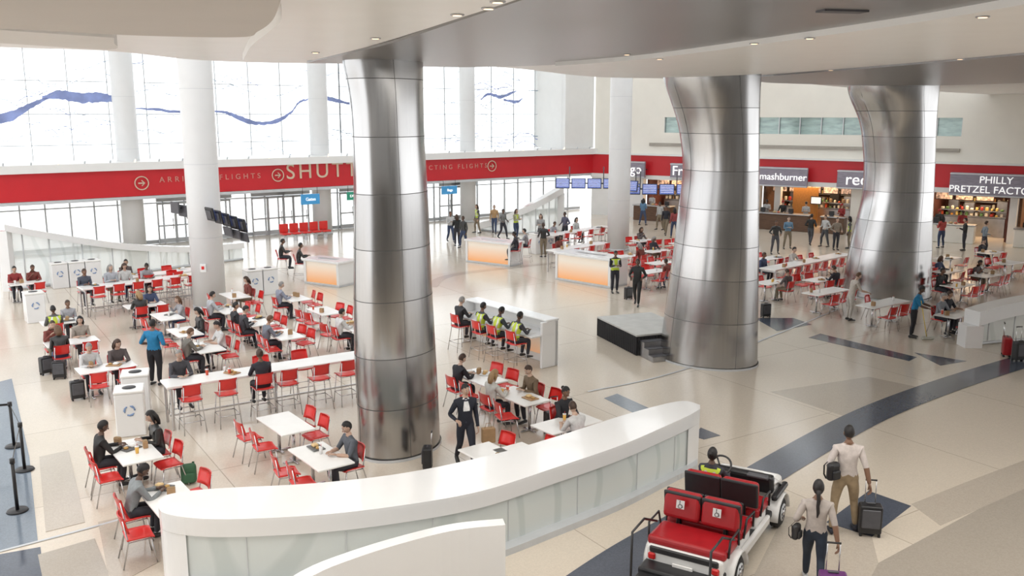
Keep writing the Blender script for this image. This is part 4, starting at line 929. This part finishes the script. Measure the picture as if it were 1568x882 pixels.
p=PY(322,328,pcA.y-.95); b.obj('flight_information_display',p,-.1)
p=PY(268,318,pcA.y+1.5); b=MB(); 
for i in range(3):
    T=Matrix.Translation((i*.3,0,-.12*i))@Matrix.Rotation(-.8,4,'Z'); b.rbox((0,0,0),(.7,.07,.45),DGREY,.02,1,M=T)
b.box((.6,0,0),(1.2,.05,.05),DGREY); b.obj('flight_information_display',p)
def hang(u,v,w,h,at,m,yaw=yA,txt=None):
    p=PY(u,v,at.y); b=MB(); b.rbox((0,0,0),(w,.12,h),m,.01,1); 
    for x in(-w*.4,w*.4): b.cyl((x,0,h/2),(x,0,h/2+.35),.015,DGREY,seg=6)
    o=b.obj('wayfinding_sign',p,yaw)
    if txt: text(txt,h*.45,WTXT,(0,-.07,0),0,o)
hang(475,305,1.0,.52,P(475,392),SIGNB,txt='Gates'); hang(688,291,1.1,.5,P(688,355),SIGNB,txt='Bags'); hang(540,300,.7,.45,P(540,372),SIGNG,txt='EXIT')
b=MB(); b.rbox((0,0,0),(.22,.1,.3),WHITE,.01,1); b.rbox((0,-.055,.02),(.1,.03,.12),RED,.01,1); q=pcA; b.obj('fire_alarm_box',(q.x+.05,q.y-.63,1.6))

# ---------------------------------------------------------------- passenger cart
b=MB(); WP=mat('white_cart_body',(.74,.74,.73),.25,0,.02,4,coat=.5)
b.rbox((0,-.15,.34),(1.12,3.3,.10),BLACK,.03,2)
for s in(-1,1): b.rbox((s*.56,-.1,.36),(.07,1.6,.16),WP,.03,2)
def cowl(a,c):
    x=(a-.5)*1.12; y=1.02+c*.62; z=.92-.10*c-.32*c*c*c-.10*(abs(a-.5)*2)**3; return (x,y,z),(0,.2,1)
b.surf(cowl,8,8,.04,WP); b.rbox((0,1.38,.55),(1.05,.56,.42),WP,.08,3); b.rbox((0,1.66,.42),(1.1,.14,.2),BLACK,.05,2)
b.rbox((0,1.02,.80),(1.08,.16,.30),BLACK,.05,2,rx=.2); b.rbox((.3,.95,.92),(.35,.12,.06),DGREY,.02,1)
for s in(-1,1): b.ell((s*.38,1.66,.62),(.11,.06,.07),mat('headlamp',(.8,.8,.75),.1),12,7); b.rbox((s*.58,1.25,.62),(.10,.72,.10),BLACK,.04,2)
b.tube([(-.27,1.0,.80),(-.27,.80,1.02)],.025,BLACK,8)
Ms=Matrix.Translation((-.27,.78,1.04))@Matrix.Rotation(R(40),4,'X'); b.tube([(.18*math.cos(a),.18*math.sin(a),0) for a in [2*math.pi*i/24 for i in range(24)]],.017,BLACK,8,M=Ms,closed=True)
for a in(0,2.1,4.2): b.tube([(0,0,0),(.18*math.cos(a),.18*math.sin(a),0)],.014,BLACK,6,M=Ms)
def bench(y,sgn,m=REDV,h=.62):
    b.rbox((0,y,.48),(1.06,.52,.26),WP,.04,2); b.rbox((0,y,h+.03),(1.14,.60,.14),m,.05,3)
    yb=y-sgn*.30
    for s in(-1,1):
        b.rbox((s*.285,yb-sgn*.03,h+.36),(.55,.13,.40),m,.055,3,rx=sgn*.16); b.rbox((s*.285,yb-sgn*.10,h+.36),(.57,.05,.40),BLACK,.025,2,rx=sgn*.16)
        b.tube([(s*.35,yb,h),(s*.35,yb-sgn*.05,h+.3)],.02,BLACK,6)
        b.tube([(s*.58,y+sgn*.2,h),(s*.59,y+sgn*.18,h+.24),(s*.59,y-sgn*.18,h+.26),(s*.58,y-sgn*.26,h)],.017,BLACK,6)
bench(.42,1); bench(-.42,1); bench(-1.16,-1)
b.rbox((0,-1.85,.30),(1.08,.5,.06),BLACK,.02,1); b.rbox((0,-1.47,.46),(1.10,.1,.30),WP,.04,2); b.rbox((0,-1.52,.56),(1.0,.04,.10),BLACK,.02,1)
for s in(-1,1):
    b.rbox((s*.46,-1.53,.46),(.11,.05,.10),mat('tail_lamp',(.6,.02,.02),.2),.02,1)
    b.tube([(s*.55,-2.05,.30),(s*.55,-2.03,1.0),(s*.56,-1.6,1.02),(s*.57,-1.10,.78)],.018,BLACK,8)
b.rbox((0,-1.55,.38),(.3,.02,.12),TABLEW,.01,1)
PLQ=mat('grey_plaque',(.60,.60,.60),.4)
for s in(-1,1):
    Mp=Matrix.Translation((s*.27,-.97,1.05))@Matrix.Rotation(-.16,4,'X')@Matrix.Scale(.8,4); b.box((0,0,0),(.15,.012,.15),PLQ,Mp)
    b.tube([(.035*math.cos(t),-.01,-.03+.035*math.sin(t)) for t in [2*math.pi*i/12 for i in range(12)]],.006,DGREY,4,M=Mp,closed=True)
    b.tube([(-.01,-.01,.05),(-.01,-.01,0),(.03,-.01,0),(.045,-.01,-.045)],.007,DGREY,4,M=Mp); b.ell((-.01,-.01,.06),(.011,.006,.011),DGREY,6,5,M=Mp)
for s in(-1,1):
    for y in(1.28,-1.0):
        b.tube([(s*.46,y,.26),(s*.50,y,.26),(s*.60,y,.26),(s*.64,y,.26)],[.20,.255,.255,.20],RUBBER,24)
        b.cyl((s*.635,y,.26),(s*.65,y,.26),.14,FRAME,seg=18); b.cyl((s*.645,y,.26),(s*.665,y,.26),.05,CHROME,seg=12)
        for k in range(6):
            a=k*math.pi/3; b.box((s*.655,y+.09*math.cos(a),.26+.09*math.sin(a)),(.012,.03,.03),DGREY)
        b.tube([(s*.56,y+.36*math.cos(t),.22+.34*math.sin(t)) for t in [math.pi*i/8 for i in range(9)]],[(.10,.02)]*9,WP,8)
pr_,pf=P(1032,925),P(1152,775)
d=(pf-pr_).normalized(); cc=(pr_+pf)/2; yw=face(d.x,d.y); CS=1.1
cart=b.obj('passenger_cart',cc,yw); cart.scale=(CS,)*3
f=Vector((-math.sin(yw),math.cos(yw),0)); r_=Vector((f.y,-f.x,0))
dp=cc+f*.38*CS-r_*.27*CS+Vector((0,0,.22)); person('cart_driver',dp,yw,'sit',top=(.03,.03,.04),sk=3,hair='black',style='bun',vest=True,arms='wheel',lean=-.02,build=.95)

# ---------------------------------------------------------------- light
w=bpy.data.worlds.new('world'); sc.world=w; w.use_nodes=True; bg=w.node_tree.nodes['Background']; bg.inputs[0].default_value=(.975,.985,1,1); bg.inputs[1].default_value=1.75
def area(name,loc,size,en,col=(1,.97,.92),rot=(0,0,0)):
    l=bpy.data.lights.new(name,'AREA'); l.shape='RECTANGLE'; l.size,l.size_y=size; l.energy=en; l.color=col; o=bpy.data.objects.new(name,l); sc.collection.objects.link(o); o.location=loc; o.rotation_euler=rot
area('added_fill_light',(6,11,ZC-.2),(16,9),700)  # fill light added to brighten the dim area near the camera, no visible fixture
area('added_fill_light',(-8,9,ZC-.4),(10,8),350)  # second added fill, for the left side
print('people/objs',len(sc.objects))
